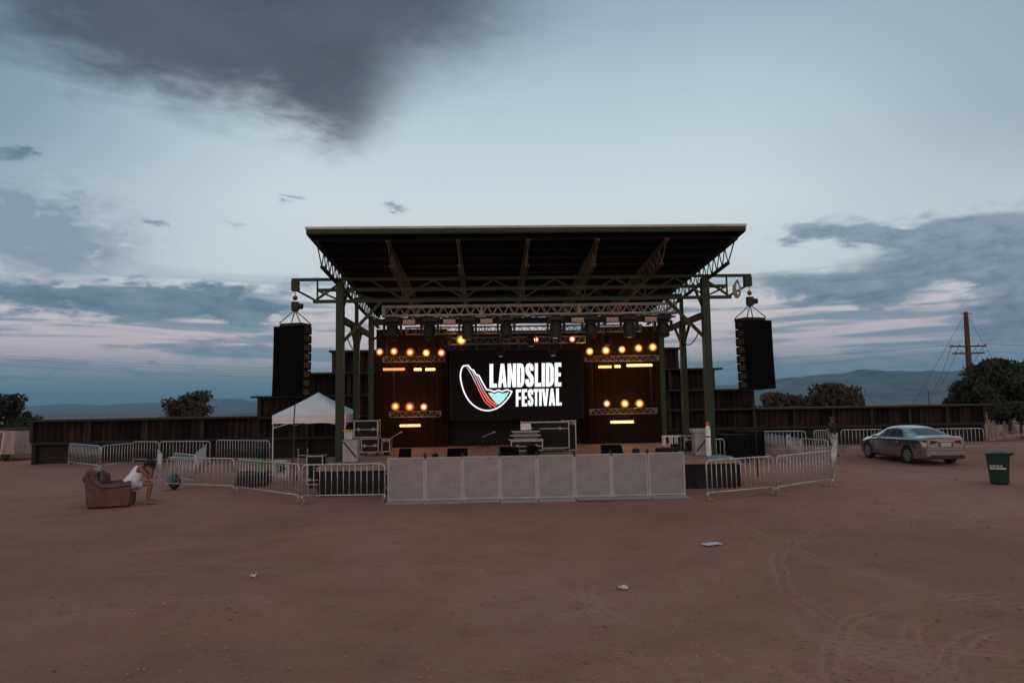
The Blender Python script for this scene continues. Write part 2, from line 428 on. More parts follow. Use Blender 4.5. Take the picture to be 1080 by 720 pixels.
# ------------------------------------------------------------------ hills
def ridge(name, Y, pts, seed, depth, material, rough=.18, step=26):
    """a range of hills at distance Y; pts = silhouette (px,py) in the photo, given real height there"""
    pts = sorted(pts); pxs = np.array([p[0] for p in pts], float); pys = np.array([p[1] for p in pts], float)
    x0, x1 = at(pxs[0], pys[0], Y).x, at(pxs[-1], pys[-1], Y).x
    n = int((x1 - x0) / step); xs = np.linspace(x0, x1, n)
    P = [at(a, b, Y) for a, b in pts]
    zt = np.interp(xs, [p.x for p in P], [p.z for p in P])
    rows = 26; t = np.linspace(-1, 1, rows)
    X = np.repeat(xs[None], rows, 0); T = np.repeat(t[:, None], n, 1)
    YY = Y + T * depth
    prof = (1 - np.abs(T)) ** .85
    hgt = (zt - PLAIN)[None] * prof
    nz = fbm(X / 420 + 3, YY / 420, 6, seed) - .48
    er = np.abs(fbm(X / 230, YY / 700 + 9, 5, seed + 5) - .48)
    Z = PLAIN - 3 + hgt + (zt - PLAIN)[None] * (nz * rough * 1.6 - er * rough * 2.2 + rough*.25) * np.minimum(1, prof * 3) 
    V = np.stack([X, YY, Z], -1).reshape(-1, 3)
    F = [(j * n + i, j * n + i + 1, (j + 1) * n + i + 1, (j + 1) * n + i) for j in range(rows - 1) for i in range(n - 1)]
    me = bpy.data.meshes.new(name); me.from_pydata(V.tolist(), [], F)
    for p in me.polygons: p.use_smooth = True
    me.materials.append(material)
    o = bpy.data.objects.new(name, me); COL.objects.link(o); tag(o, kind='structure'); return o
M_hill = mat('scrub_hillside', (.10, .10, .075), .95, 0, .6, .006, dirt=(.20, .155, .12))
M_hill2 = mat('far_hillside', (.12, .11, .09), .95, 0, .4, .004)
ridge('mountains', 5200, [(700, 417), (760, 411), (800, 403), (830, 398), (862, 396), (900, 390), (930, 388), (965, 391), (1000, 392), (1040, 389), (1080, 392), (1130, 386), (1200, 392), (1300, 400)], 11, 1500, M_hill, step=24)
ridge('hills', 8000, [(560, 419), (640, 414), (700, 409), (760, 406), (820, 400), (880, 402), (960, 403), (1040, 399), (1120, 403), (1250, 410)], 23, 1400, M_hill2)
ridge('hills', 8600, [(-220, 430), (-120, 424), (-40, 427), (40, 427.5), (70, 425), (110, 427), (140, 424.5), (168, 424), (200, 421), (222, 419.5), (252, 419.5), (262, 423), (280, 421), (310, 423), (340, 420), (420, 424), (470, 423)], 31, 1200, M_hill2, rough=.06)

# ------------------------------------------------------------------ trees
def leaf_mat(name, a, b):
    m = bpy.data.materials.new(name); m.use_nodes = True
    t = NT(m.node_tree); p = m.node_tree.nodes['Principled BSDF']
    tc = t.node('ShaderNodeTexCoord').outputs['Object']
    n = t.noise(tc, 1.6, 4, .6); n2 = t.noise(tc, 9, 2)
    c = t.ramp(t.math('ADD', t.math('MULTIPLY', n, .7), t.math('MULTIPLY', n2, .3)), [(.35, (*a, 1)), (.65, (*b, 1))])
    t.put(p.inputs['Base Color'], c); p.inputs['Roughness'].default_value = .8
    return m
L_jun = leaf_mat('juniper_foliage', (.014, .019, .010), (.040, .045, .024))
L_oak = leaf_mat('scrub_oak_foliage', (.030, .023, .014), (.080, .054, .033))
def tree(label, group, px0, px1, pytop, Y, kind='juniper', seed=1, pybase=None, trunk_h=.25, n=2600, leaf=.13):
    rr = random.Random(seed)
    cx = (px0 + px1) / 2
    top = at(cx, pytop, Y); W = (at(px1, pytop, Y) - at(px0, pytop, Y)).length
    H = top.z; base = Vector((top.x, top.y, 0))
    o = thing({'juniper': 'juniper_tree', 'oak': 'scrub_oak'}[kind], label, 'tree', base, rr.uniform(0, 6), group)
    mb = MB()
    clumps = []
    trunk = [Vector((0, 0, -.1)), Vector((rr.uniform(-.1, .1), rr.uniform(-.1, .1), H * .3)), Vector((rr.uniform(-.2, .2), rr.uniform(-.2, .2), H * .62)), Vector((rr.uniform(-.3, .3), 0, H * .82))]
    mb.path(trunk, [H * .045, H * .035, H * .02, H * .006], 7)
    nl = 15 if kind == 'juniper' else 17
    for i in range(nl):
        a = 2 * PI * i / nl * 2.4 + rr.uniform(-.3, .3); f = rr.uniform(.2, .95)
        zz = H * (trunk_h + (0.9 - trunk_h) * f)
        env = math.sin(PI * min(1, .22 + .74 * (f ** .8))) ** .6 if kind == 'juniper' else math.sqrt(max(.05, 1 - (f * .97) ** 2.4))
        rad = W * .5 * env * rr.uniform(.45, .92)
        e = Vector((math.cos(a) * rad, math.sin(a) * rad, zz + rr.uniform(0, .08) * H))
        s = trunk[1].lerp(trunk[2], f * .9)
        mid = s.lerp(e, .5) + Vector((0, 0, -H * .04 + rr.uniform(-.05, .05) * H))
        mb.path([s, mid, e], [H * .014, H * .009, H * .003], 5)
        clumps.append((e, W * rr.uniform(.09, .18)))
        clumps.append((mid.lerp(e, .5), W * rr.uniform(.10, .16)))
    for k in range(7 if kind == 'juniper' else 6):
        a = rr.uniform(0, 2 * PI); q = rr.uniform(0, .2) * W
        clumps.append((Vector((math.cos(a) * q, math.sin(a) * q, H * rr.uniform(.72, .95))), W * rr.uniform(.09, .15)))
    mb.build('trunk', M_bark, o, True)
    vs = []; fs = []
    tot = sum(r ** 2 for _, r in clumps)
    for c, r in clumps:
        k = int(n * r * r / tot)
        for _ in range(k):
            d = Vector((rr.gauss(0, 1), rr.gauss(0, 1), rr.gauss(0, 1))).normalized() * (r * rr.random() ** .4)
            d.z *= .72; p = c + d
            if p.z > H: p.z = H - rr.random() * .2
            if p.z < .12: p.z = .12 + rr.random() * .3
            nrm = (d.normalized() + Vector((rr.gauss(0, .6), rr.gauss(0, .6), rr.gauss(0, .6)))).normalized()
            u = nrm.orthogonal().normalized(); v = nrm.cross(u); s = leaf * rr.uniform(.6, 1.4); ang = rr.uniform(0, PI)
            u, v = u * math.cos(ang) + v * math.sin(ang), v * math.cos(ang) - u * math.sin(ang)
            b0 = len(vs); vs += [p - u * s, p + v * s * .5, p + u * s + nrm * s * .3, p - v * s * .5]; fs.append((b0, b0 + 1, b0 + 2, b0 + 3))
    mc = MB(); mc.add(vs, fs); mc.build('crown', L_jun if kind == 'juniper' else L_oak, o)
    return o
GT = 'trees beyond the wall'
tree('rounded brown scrub oak standing alone behind the left wall', GT, 166, 230, 412, 46, 'oak', 3, n=3200, leaf=.14)
tree('tall dark juniper at the far left edge behind the pale shed', GT, -45, 38, 416, 40, 'juniper', 5, n=4200, leaf=.14)
tree('low dark juniper filling the gap right of the tall left one', GT, 16, 44, 434, 42, 'juniper', 6, n=1500, leaf=.12)
tree('low brown scrub oak just right of the stepped wall', GT, 786, 856, 414, 52, 'oak', 8, n=3400, leaf=.17)
tree('broad dome shaped scrub oak behind the right wall', GT, 838, 920, 405, 50, 'oak', 9, n=5000, leaf=.16)
tree('big dark juniper under the utility pole at the right edge', GT, 1008, 1110, 378, 44, 'juniper', 12, n=9000, leaf=.15, trunk_h=.2)
tree('smaller dark juniper leaning out left of the big one', GT, 992, 1050, 398, 46, 'juniper', 13, n=4200, leaf=.14, trunk_h=.3)
tree('dark shrubby juniper under the big right hand juniper', GT, 1040, 1110, 424, 40.5, 'juniper', 14, n=3000, leaf=.12, trunk_h=.4)

# ------------------------------------------------------------------ retaining wall of steel bins
def rust_mat():
    m = bpy.data.materials.new('rusted_bin_steel'); m.use_nodes = True
    t = NT(m.node_tree); b = m.node_tree.nodes['Principled BSDF']
    tc = t.node('ShaderNodeTexCoord').outputs['Object']
    sp = t.node('ShaderNodeSeparateXYZ'); t.put(sp.inputs[0], tc)
    panel = t.noise(t.comb(t.math('FLOOR', t.math('DIVIDE', sp.outputs[0], .6)), t.math('FLOOR', t.math('DIVIDE', sp.outputs[2], 1.1)), 0.0), 3.7, 0)
    stk = t.noise(t.comb(t.math('MULTIPLY', sp.outputs[0], 3.2), sp.outputs[1], t.math('MULTIPLY', sp.outputs[2], .35)), 1.6, 5, .65)
    c = t.ramp(stk, [(.3, (.010, .0065, .006, 1)), (.5, (.024, .0135, .0105, 1)), (.7, (.07, .039, .028, 1))])
    c = t.mix(t.smooth(panel, .42, .62), c, (.008, .006, .0055, 1))
    t.put(b.inputs['Base Color'], c); b.inputs['Roughness'].default_value = .85; b.inputs['Specular IOR Level'].default_value = .2
    return m
M_rust = rust_mat()
M_cap = mat('wall_cap_steel', (.022, .015, .012), .8, .1, .4, 2)
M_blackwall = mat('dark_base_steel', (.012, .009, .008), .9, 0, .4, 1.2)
def wall_y(x): return 36 + .103 * x
WRZ = math.atan(.103)
def build_wall():
    def run(name, label, x0, x1, z0, z1, fwd, cap_l=.35, cap_r=.35, parent=None):
        pass
    def tier(o, x0, x1, z0, z1, y, cl, cr):
        # corrugated panel: profile along x
        xs = np.arange(x0, x1 + .001, .075); k = len(xs)
        mb = MB(); vs = []; fs = []
        for i, x in enumerate(xs):
            d = .035 * (1 if (i // 2) % 2 else -1)
            vs += [(x, y + d, z0), (x, y + d, z1)]
        for i in range(k - 1): fs.append((2 * i, 2 * i + 2, 2 * i + 3, 2 * i + 1))
        mb.add(vs, fs)
        # the back and the fill behind the sheet
        mb.box(((x0 + x1) / 2, y + .65, (z0 + z1) / 2 - .01), (x1 - x0, 1.1, z1 - z0 - .02))
        mb.build('wall_panel', M_rust, o)
        c = MB(); nx = max(1, round((x1 - x0) / 2.4))
        for i in range(nx + 1):
            xx = x0 + (x1 - x0) * i / nx; c.box((xx, y - .09, (z0 + z1) / 2), (.16, .12, z1 - z0 - .02))
        c.build('bin_column', M_cap, o)
        kx0, kx1 = x0 - cl, x1 + cr
        e = MB(); e.box(((kx0 + kx1) / 2, y + .42, z1 + .05), (kx1 - kx0, 1.7, .1)); e.build('wall_cap', M_cap, o, bevel=.015)
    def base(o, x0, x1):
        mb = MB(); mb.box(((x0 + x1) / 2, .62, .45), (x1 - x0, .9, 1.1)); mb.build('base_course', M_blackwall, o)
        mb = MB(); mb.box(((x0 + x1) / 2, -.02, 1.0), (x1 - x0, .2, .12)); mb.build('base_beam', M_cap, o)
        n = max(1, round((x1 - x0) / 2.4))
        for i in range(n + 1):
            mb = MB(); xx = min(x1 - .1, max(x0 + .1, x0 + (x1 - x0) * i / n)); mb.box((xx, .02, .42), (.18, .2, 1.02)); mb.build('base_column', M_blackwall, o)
    o = thing('retaining_wall', 'stepped rusty steel retaining wall behind the stage', 'wall', (0, wall_y(0), 0), WRZ)
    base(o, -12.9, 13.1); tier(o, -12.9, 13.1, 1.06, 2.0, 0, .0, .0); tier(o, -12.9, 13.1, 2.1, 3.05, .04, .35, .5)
    tier(o, -10.9, 11.0, 3.15, 4.2, .25, .1, .45)
    tier(o, -9.3, 9.1, 4.3, 5.35, .5, .2, .3)
    tier(o, -6.4, 7.3, 5.45, 6.35, .75, .1, .2)
    o = thing('retaining_wall', 'long low rusty steel wall left of the stage below the round scrub oak', 'wall', (0, wall_y(0), 0), WRZ)
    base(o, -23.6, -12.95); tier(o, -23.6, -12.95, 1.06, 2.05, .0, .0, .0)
    o = thing('retaining_wall', 'long low rusty steel wall right of the stage behind the silver car', 'wall', (0, wall_y(0), 0), WRZ)
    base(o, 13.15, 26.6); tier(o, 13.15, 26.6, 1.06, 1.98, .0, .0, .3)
build_wall()

# ------------------------------------------------------------------ stage deck
DZ = .86
def build_deck():
    o = thing('stage_deck', 'low wooden stage deck with black skirt under the green canopy', 'stage', SO, SRZ)
    mb = MB()
    nx, ny = 10, 7; x0, x1, y0, y1 = -6.35, 6.3, -1.95, 6.6
    for i in range(nx):
        for j in range(ny):
            a = x0 + (x1 - x0) * i / nx; b = x0 + (x1 - x0) * (i + 1) / nx; c = y0 + (y1 - y0) * j / ny; d = y0 + (y1 - y0) * (j + 1) / ny
            mb.box(((a + b) / 2, (c + d) / 2, DZ - .06), (b - a - .008, d - c - .008, .12))
    mb.build('deck_boards', M_deck, o)
    mb = MB(); vs = []; n = 140
    loop = [(x0 + .08, y0 + .08), (x1 - .08, y0 + .08), (x1 - .08, y1 - .1), (x0 + .08, y1 - .1)]
    for k in range(3 if False else 4):
        p, q = Vector((*loop[k], 0)), Vector((*loop[(k + 1) % 4], 0)); L = (q - p).length; nn = int(L / .08)
        d = (q - p).normalized(); nrm = Vector((d.y, -d.x, 0))
        vs = []; fs = []
        for i in range(nn + 1):
            w = p + d * (L * i / nn) + nrm * (.025 * math.sin(i * 1.35) + .01 * math.sin(i * .5))
            vs += [(w.x, w.y, .01), (w.x, w.y, DZ - .125)]
        for i in range(nn): fs.append((2 * i, 2 * i + 2, 2 * i + 3, 2 * i + 1))
        mb.add(vs, fs)
    mb.build('skirt', M_blackcloth, o)
build_deck()

# ------------------------------------------------------------------ canopy
PX = 6.07; ROWS = (0.0, 2.8, 6.0)
RF, RB = -2.7, 9.5; ZF, ZB = 7.65, 6.84
def roofz(y): return ZF + (ZB - ZF) * (y - RF) / (RB - RF)
def build_canopy():
    o = thing('stage_canopy', 'green steel stage canopy with flat sheet roof on six posts', 'canopy', SO, SRZ)
    W = 6.45
    for y in ROWS:
        for s in (-1, 1):
            mb = MB(); top = 6.72 if y == 0 else 5.6 if y < 5 else 6.2
            w = .25 if y == 0 else .21
            mb.box((s * PX, y, (DZ + top) / 2 + .005), (w, w, top - DZ))
            mb.box((s * PX, y, DZ + .02), (.42, .42, .03))
            mb.build('post', M_green, o, bevel=.012)
    # roof: corrugated sheet with thickness
    mb = MB(); n = 130; vs = []; fs = []
    for i in range(n + 1):
        x = -W + 2 * W * i / n; d = .03 * (1 if (i // 2) % 2 else 0)
        vs += [(x, RF, ZF + d), (x, RB, ZB + d), (x, RF, ZF + d + .02), (x, RB, ZB + d + .02)]
    for i in range(n):
        a = 4 * i; fs += [(a, a + 1, a + 5, a + 4), (a + 2, a + 6, a + 7, a + 3), (a, a + 4, a + 6, a + 2), (a + 1, a + 3, a + 7, a + 5)]
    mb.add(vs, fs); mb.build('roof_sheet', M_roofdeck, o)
    mb = MB(); mb.box((0, RF - .045, ZF + .17), (2 * W + .12, .08, .075)); mb.build('roof_edge', M_roofwhite, o, bevel=.01)
    mb = MB(); mb.box((0, RF - .03, ZF + .075), (2 * W + .06, .1, .11)); mb.box((0, RF - .03, ZF + .005), (2 * W + .06, .1, .03))
    mb.build('eave_channel', M_green, o, bevel=.008)
    for s in (-1, 1):
        mb = MB(); p = Vector((s * (W + .02), RF, ZF + .06)); q = Vector((s * (W + .02), RB, ZB + .06)); mb.bar(p, q, .03, .16)
        mb.build('verge_trim', M_dkgreen, o)
    # purlins
    for i in range(13):
        y = RF + .35 + (RB - RF - .6) * i / 12; z = roofz(y) - .055
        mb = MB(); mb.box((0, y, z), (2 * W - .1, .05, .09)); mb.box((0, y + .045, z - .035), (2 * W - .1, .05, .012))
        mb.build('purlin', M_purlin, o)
    # joists running front to back
    for i in range(7):
        x = -6.25 + 12.5 * i / 6
        mb = MB(); d0 = .115; y0, y1 = RF + .15, RB - .1
        A = lambda y: Vector((x, y, roofz(y) - .17)); B = lambda y: Vector((x, y, roofz(y) - .72))
        for e in (-.04, .04):
            off = Vector((e, 0, 0))
            mb.bar(A(y0) + off, A(y1) + off, .035, .07); mb.bar(B(y0 + .75) + off, B(y1 - .3) + off, .035, .07)
        nb = 21
        mb.bar(A(y0 + .1), B(y0 + .75), .03)
        for k in range(nb):
            ya = y0 + .75 + (y1 - .3 - y0 - .75) * k / nb; yb = y0 + .75 + (y1 - .3 - y0 - .75) * (k + 1) / nb; ym = (ya + yb) / 2
            mb.bar(B(ya), A(ym), .028); mb.bar(A(ym), B(yb), .028)
        mb.build('roof_joist', M_green if i in (0, 6) else M_lit_joist, o)
    # front truss with cantilevered arms
    zt, zm, zb = 6.80, 6.45, 6.07
    mb = MB(); mb.box((0, 0, zt), (15.3, .14, .085)); mb.build('top_chord', M_green, o)
    mb = MB(); mb.box((0, .02, zm), (13.7, .10, .10))
    mb.build('middle_chord', M_green, o)
    mb = MB(); mb.box((0, 0, zb), (13.9, .14, .10)); mb.build('bottom_chord', M_green, o)
    mb = MB()
    nn = 12; xs = [-PX + 2 * PX * i / nn for i in range(nn + 1)]
    for i in range(nn):
        a, b = (zb + .06, zt - .055) if i % 2 == 0 else (zt - .055, zb + .06)
        if i in (0,): a, b = zt - .055, zb + .06
        mb.bar((xs[i], -.03, a if i else zt - .3), (xs[i + 1], -.03, b), .052)
    for i in range(2, nn, 2): mb.bar((xs[i], .0, zb + .06), (xs[i], .0, zt - .055), .042)
    mb.build('truss_web', M_green, o)
    for s in (-1, 1):
        mb = MB()
        mb.bar((s * (PX + .1), -.03, zt - .2), (s * 6.85, -.03, zb + .06), .07)
        mb.bar((s * 6.82, -.01, zb + .06), (s * 6.82, -.01, zt - .045), .05)
        mb.bar((s * 6.9, -.03, zb + .05), (s * 7.55, -.03, zt - .32), .07)
        mb.bar((s * (PX + .12), .0, zb + .08), (s * 6.75, .0, zm - .05), .06)
        mb.box((s * 7.54, 0, zt - .21), (.22, .24, .33)); mb.build('arm_bracket', M_green, o)
        mb = MB(); mb.bar((s * (PX - .1), 0, 4.75), (s * 4.75, 0, zb - .05), .10); mb.build('knee_brace', M_green, o)
        mb = MB(); mb.bar((s * (PX), .1, 5.5), (s * PX, 6.0, 5.5), .16, .2); mb.build('side_beam', M_green, o)
        for a_, b_, w_ in (((s * PX, 2.7, 4.7), (s * PX, 1.8, 5.42), .08), ((s * PX, 2.9, 4.7), (s * PX, 3.8, 5.42), .08), ((s * PX, 6, 5.3), (s * 5.0, 6.0, 5.9), .08),
                           ((s * PX, .12, 5.6), (s * PX, 1.3, 6.75), .07), ((s * PX, 2.8, 5.6), (s * PX, 2.8, roofz(2.8) - .76), .12), ((s * PX, 6.0, 6.2), (s * PX, 6.0, roofz(6) - .76), .12)):
            mb = MB(); mb.bar(a_, b_, w_); mb.build('side_brace', M_green, o)
    mb = MB(); mb.box((0, 6.0, 6.06), (12.1, .16, .24)); mb.box((0, 2.8, 6.55), (12.2, .1, .14)); mb.build('rear_beam', M_dkgreen, o)
    for i in range(9):
        mb = MB(); xa = -5.6 + 1.4 * i; mb.bar((xa, 6.05, 6.16), (xa + .7 if i % 2 else xa - .7, 6.05, roofz(6) - .75), .04); mb.build('rear_strut', M_dkgreen, o)
    # cable loops
    for s in (-1, 1):
        mb = MB(); pts = [Vector((s * (PX - .15), .3 + 2.3 * k / 14, 4.95 - .35 * math.sin(PI * k / 14))) for k in range(15)]; mb.path(pts, .022, 6); mb.build('cable', M_cable, o, True)
build_canopy()

# ------------------------------------------------------------------ lighting trusses
def make_truss(label, x0, x1, y, ztop, size, material, depth=None, group='aluminium lighting trusses', sect=2.9):
    L = x1 - x0; depth = depth or size
    c = st((x0 + x1) / 2, y, ztop - size)
    o = thing('lighting_truss', label, 'truss', c, SRZ, group)
    n = max(1, round(L / sect))
    for s in range(n):
        a, b = -L / 2 + L * s / n + .01, -L / 2 + L * (s + 1) / n - .01
        mb = MB(); r = size * .07
        for yy in (-depth / 2, depth / 2):
            for zz in (r, size - r): mb.tube((a, yy, zz), (b, yy, zz), r, 8)
        k = max(2, round((b - a) / (size * 1.05)))
        for i in range(k):
            u, v = a + (b - a) * i / k, a + (b - a) * (i + 1) / k; mm = (u + v) / 2
            for yy in (-depth / 2, depth / 2):
                mb.tube((u, yy, r), (mm, yy, size - r), r * .48, 6); mb.tube((mm, yy, size - r), (v, yy, r), r * .48, 6)
            for zz in (r, size - r): mb.tube((u, -depth / 2, zz), (v, depth / 2, zz), r * .42, 5)
        for xx in (a, b):
            for yy in (-depth / 2, depth / 2): mb.tube((xx, yy, 0.0), (xx, yy, size), r * .9, 6)
            for zz in (r, size - r): mb.tube((xx, -depth / 2, zz), (xx, depth / 2, zz), r * .8, 6)
        mb.build('truss_section', material, o, True)
    return o
xa, zt_ = slx(404, 319.5, .9); xb, _ = slx(712, 318, .9)
FT_Z = 6.02; FT_X = (xa, xb)
make_truss('long bright front lighting truss right under the green roof truss', xa, xb, .9, FT_Z, .37, M_alu)
_o = bpy.data.objects['lighting_truss']
for k in range(3):
    mb = MB(); r = random.Random(40 + k); L = (xb - xa) / 2; pts = []; n = 40
    for i in range(n + 1): pts.append((-L + 2 * L * i / n, -.19 + .15 * k, -.02 - .10 * abs(math.sin(i * .55 + k)) * r.uniform(.4, 1.3)))
    mb.path(pts, .022, 5); mb.build('cable_loom', M_cable, _o, True)
M_truss2 = mat('dull_aluminium', (.30, .29, .28), .45, .6, .3, 8)
xa2, z2 = slx(428, 345, 3.6); xb2, _ = slx(676, 344, 3.6)
make_truss('second dull lighting truss above the lit upper lamps', xa2, xb2, 3.6, z2, .29, M_truss2)
xa3, z3 = slx(474, 356, 5.0); xb3, _ = slx(617, 355, 5.0)
make_truss('short truss directly above the video screen', xa3, xb3, 5.0, z3, .29, M_truss2)
T3 = (xa3, xb3, z3)
WING = {}
for key, p0, p1, py, lab in (('lu', 404, 469, 376, 'upper lamp truss left of the video screen'), ('ll', 411, 465, 434, 'lower lamp truss left of the video screen'),
                             ('ru', 617, 694, 375.5, 'upper lamp truss right of the video screen'), ('rl', 622, 692, 431, 'lower lamp truss right of the video screen')):
    a, z = slx(p0, py, 5.3); b, _ = slx(p1, py, 5.3)
    o = make_truss('small ' + lab, a, b, 5.3, z, .24, M_truss2); WING[key] = (a, b, z, o)
    for xx in (-(b - a) / 2 + .15, (b - a) / 2 - .15):
        mb = MB(); mb.tube((xx, .1, .2), (xx, .1, (6.0 - z + .24) if key[1] == 'u' else (2.1)), .02, 6); mb.build('drop_pipe', M_black, o, True)

# drapes behind the side rigs and below the screen
def drape(label, p0, p1, z0, z1, y, material, amp=.022, per=.34):
    a, _ = slx(p0, 400, y); b, _ = slx(p1, 400, y)
    mb = MB(); vs = []; fs = []; n = int((b - a) / .035); zs = np.linspace(z0, z1, 8)
    r = random.Random(int(p0)); ph = [r.uniform(0, 6) for _ in range(3)]
    for i in range(n + 1):
        x = (b - a) * i / n - (b - a) / 2
        for z in zs:
            k = .6 + .4 * (z1 - z) / (z1 - z0)
            d = amp * k * (math.sin(x * 2 * PI / per + ph[0] + .5 * math.sin(x * 3 + ph[1])) + .4 * math.sin(x * 2 * PI / (per * 2.7) + ph[2]))
            vs.append((x, d, z - z0))
    m_ = len(zs)
    for i in range(n):
        for j in range(m_ - 1): fs.append((i * m_ + j, (i + 1) * m_ + j, (i + 1) * m_ + j + 1, i * m_ + j + 1))
    mb.add(vs, fs)
    o = mb.build('stage_drape', material, None, True, loc=st((a + b) / 2, y, z0), rz=SRZ)
    return tag(o, label, 'drape', 'drapes at the back of the stage')
drape('brown drape glowing red behind the lamps left of the screen', 397, 472, DZ + .02, 5.75, 5.95, drape_mat())
drape('brown drape glowing amber behind the lamps right of the screen', 614, 702, DZ + .02, 5.75, 5.95, drape_mat())
drape('black drape hanging below and behind the video screen', 466, 622, DZ + .02, 4.9, 6.75, M_blackcloth)

# ------------------------------------------------------------------ lamps
ORD = ['first', 'second', 'third', 'fourth', 'fifth', 'sixth', 'seventh', 'eighth']
LENS = {}
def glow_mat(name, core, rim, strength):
    """lamp face: bright centre with a coloured halo painted into the falloff"""
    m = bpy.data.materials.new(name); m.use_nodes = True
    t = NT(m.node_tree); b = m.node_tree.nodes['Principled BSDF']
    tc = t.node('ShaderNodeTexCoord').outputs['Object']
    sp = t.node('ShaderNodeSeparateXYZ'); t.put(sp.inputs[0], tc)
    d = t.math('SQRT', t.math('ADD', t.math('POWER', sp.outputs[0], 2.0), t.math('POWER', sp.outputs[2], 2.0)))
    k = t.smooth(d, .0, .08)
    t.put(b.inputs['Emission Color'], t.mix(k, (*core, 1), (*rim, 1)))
    t.put(b.inputs['Emission Strength'], t.math('MULTIPLY', t.math('EXPONENT', t.math('DIVIDE', d, -.037)), strength))  # the slow falloff paints the lamp's halo onto its lens
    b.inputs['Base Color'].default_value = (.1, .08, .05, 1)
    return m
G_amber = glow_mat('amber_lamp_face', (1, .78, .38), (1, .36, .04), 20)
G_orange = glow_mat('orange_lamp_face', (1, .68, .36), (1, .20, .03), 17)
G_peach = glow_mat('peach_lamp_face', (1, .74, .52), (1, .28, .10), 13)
def make_par(label, loc, face, group, r=.18):
    o = thing('par_lamp', label, 'stage lamp', loc, SRZ, group)
    My = Matrix.Rotation(PI / 2, 3, 'X')
    mb = MB(); mb.lathe([(r * .45, -.32), (r * .8, -.26), (r * 1.0, -.12), (r * 1.08, .0), (r * 1.08, .03), (r * 1.02, .03), (r * .98, -.01)], 16, (0, 0, 0), My)
    mb.build('housing', M_black, o, 'auto')
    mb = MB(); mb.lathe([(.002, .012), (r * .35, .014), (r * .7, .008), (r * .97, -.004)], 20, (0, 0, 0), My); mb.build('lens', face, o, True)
    mb = MB(); mb.path([(-r * 1.2, .1, 0), (-r * 1.2, .1, -r * 1.3), (r * 1.2, .1, -r * 1.3), (r * 1.2, .1, 0)], .014, 6); mb.tube((0, .1, -r * 1.3), (0, .1, -r * 1.3 - .12), .02, 6)
    mb.build('bracket', M_black, o, True)
    return o
def pars(pxs, pys, yl, faces, label, cols, en, group):
    for i, px in enumerate(pxs):
        py = pys[i] if isinstance(pys, (list, tuple)) else pys
        x, z = slx(px, py, yl)
        make_par(label % ORD[i], st(x, yl, z), faces[i], group, .18 * (.82 + .3 * ((i * 37 + int(px)) % 10) / 10))
        e = en[i] if isinstance(en, (list, tuple)) else en
        lamp(st(x, yl - .28, z + .02), cols[i], e * .34); lamp(st(x, yl + .50, z + .02), cols[i], e * .62)  # second light is an added fill behind the housing, haloing the drape
AM, OR, PE = (1, .50, .12), (1, .30, .08), (1, .42, .2)
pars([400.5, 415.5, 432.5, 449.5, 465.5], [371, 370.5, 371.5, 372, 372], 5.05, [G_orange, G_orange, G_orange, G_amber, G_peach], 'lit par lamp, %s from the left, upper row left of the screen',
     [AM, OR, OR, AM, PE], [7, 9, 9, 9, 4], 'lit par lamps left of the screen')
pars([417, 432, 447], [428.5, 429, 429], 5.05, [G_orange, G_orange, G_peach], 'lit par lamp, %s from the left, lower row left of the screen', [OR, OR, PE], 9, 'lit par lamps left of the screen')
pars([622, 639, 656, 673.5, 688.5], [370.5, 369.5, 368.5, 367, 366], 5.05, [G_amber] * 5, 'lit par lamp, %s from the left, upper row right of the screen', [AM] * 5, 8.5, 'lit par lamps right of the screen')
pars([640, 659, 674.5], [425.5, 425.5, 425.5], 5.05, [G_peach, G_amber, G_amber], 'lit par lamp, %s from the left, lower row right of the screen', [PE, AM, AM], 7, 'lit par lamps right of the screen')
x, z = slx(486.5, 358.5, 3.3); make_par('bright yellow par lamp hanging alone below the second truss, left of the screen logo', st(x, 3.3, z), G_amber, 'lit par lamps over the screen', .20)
lamp(st(x, 3.0, z), AM, 14)
for i, (px, py) in enumerate(((565, 358), (603.5, 357.5))):
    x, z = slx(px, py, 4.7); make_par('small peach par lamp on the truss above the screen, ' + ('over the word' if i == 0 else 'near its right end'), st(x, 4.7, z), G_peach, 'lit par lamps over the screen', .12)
    lamp(st(x, 4.45, z), PE, 3)
E_red = emat('red_led', (1, .20, .06), 2.6); E_yel = emat('yellow_led', (1, .58, .14), 4.5); E_or = emat('orange_led', (1, .36, .09), 4.0)
def led_bar(label, p0, p1, py, yl, em, col, en):
    a, z = slx(p0, py, yl); b, _ = slx(p1, py, yl); w = b - a
    o = thing('led_bar', label, 'stage light', st((a + b) / 2, yl, z), SRZ, 'glowing led bars')
    mb = MB(); mb.box((0, .06, 0), (w + .06, .1, .1)); mb.build('housing', M_black, o, bevel=.008)
    mb = MB(); n = max(3, int(w / .07))
    for i in range(n): mb.ball((-w / 2 + w * (i + .5) / n, .005, 0), .055, 8, 5, (w / n / .11 * .98, .5, 1))
    mb.build('led_strip', em, o, True)
    mb = MB(); mb.path([(-w * .35, .06, .05), (-w * .35, .06, .20), (w * .35, .06, .20), (w * .35, .06, .05)], .012, 6)
    mb.build('bracket', M_black, o)
    lamp(st((a + b) / 2, yl - .15, z), col, en * .45, .1)
    for q in ((.25, .75) if w > .6 else (.5,)): lamp(st(a + w * q, yl + .5, z), col, en * (.3 if w > .6 else .5), .12)  # added fills behind the bar, for a glow on the drape
led_bar('long red led bar under the upper left truss', 404, 427, 389.5, 5.0, E_red, OR, 7)
led_bar('short yellow led bar right of the long red one', 436.5, 444.5, 389.5, 5.0, E_yel, AM, 3)
led_bar('yellow led bar at the right end under the upper left truss', 448.5, 459, 389.5, 5.0, E_yel, AM, 3)
led_bar('orange led bar under the lower left truss', 421.5, 443.5, 448.8, 5.0, E_or, OR, 7)
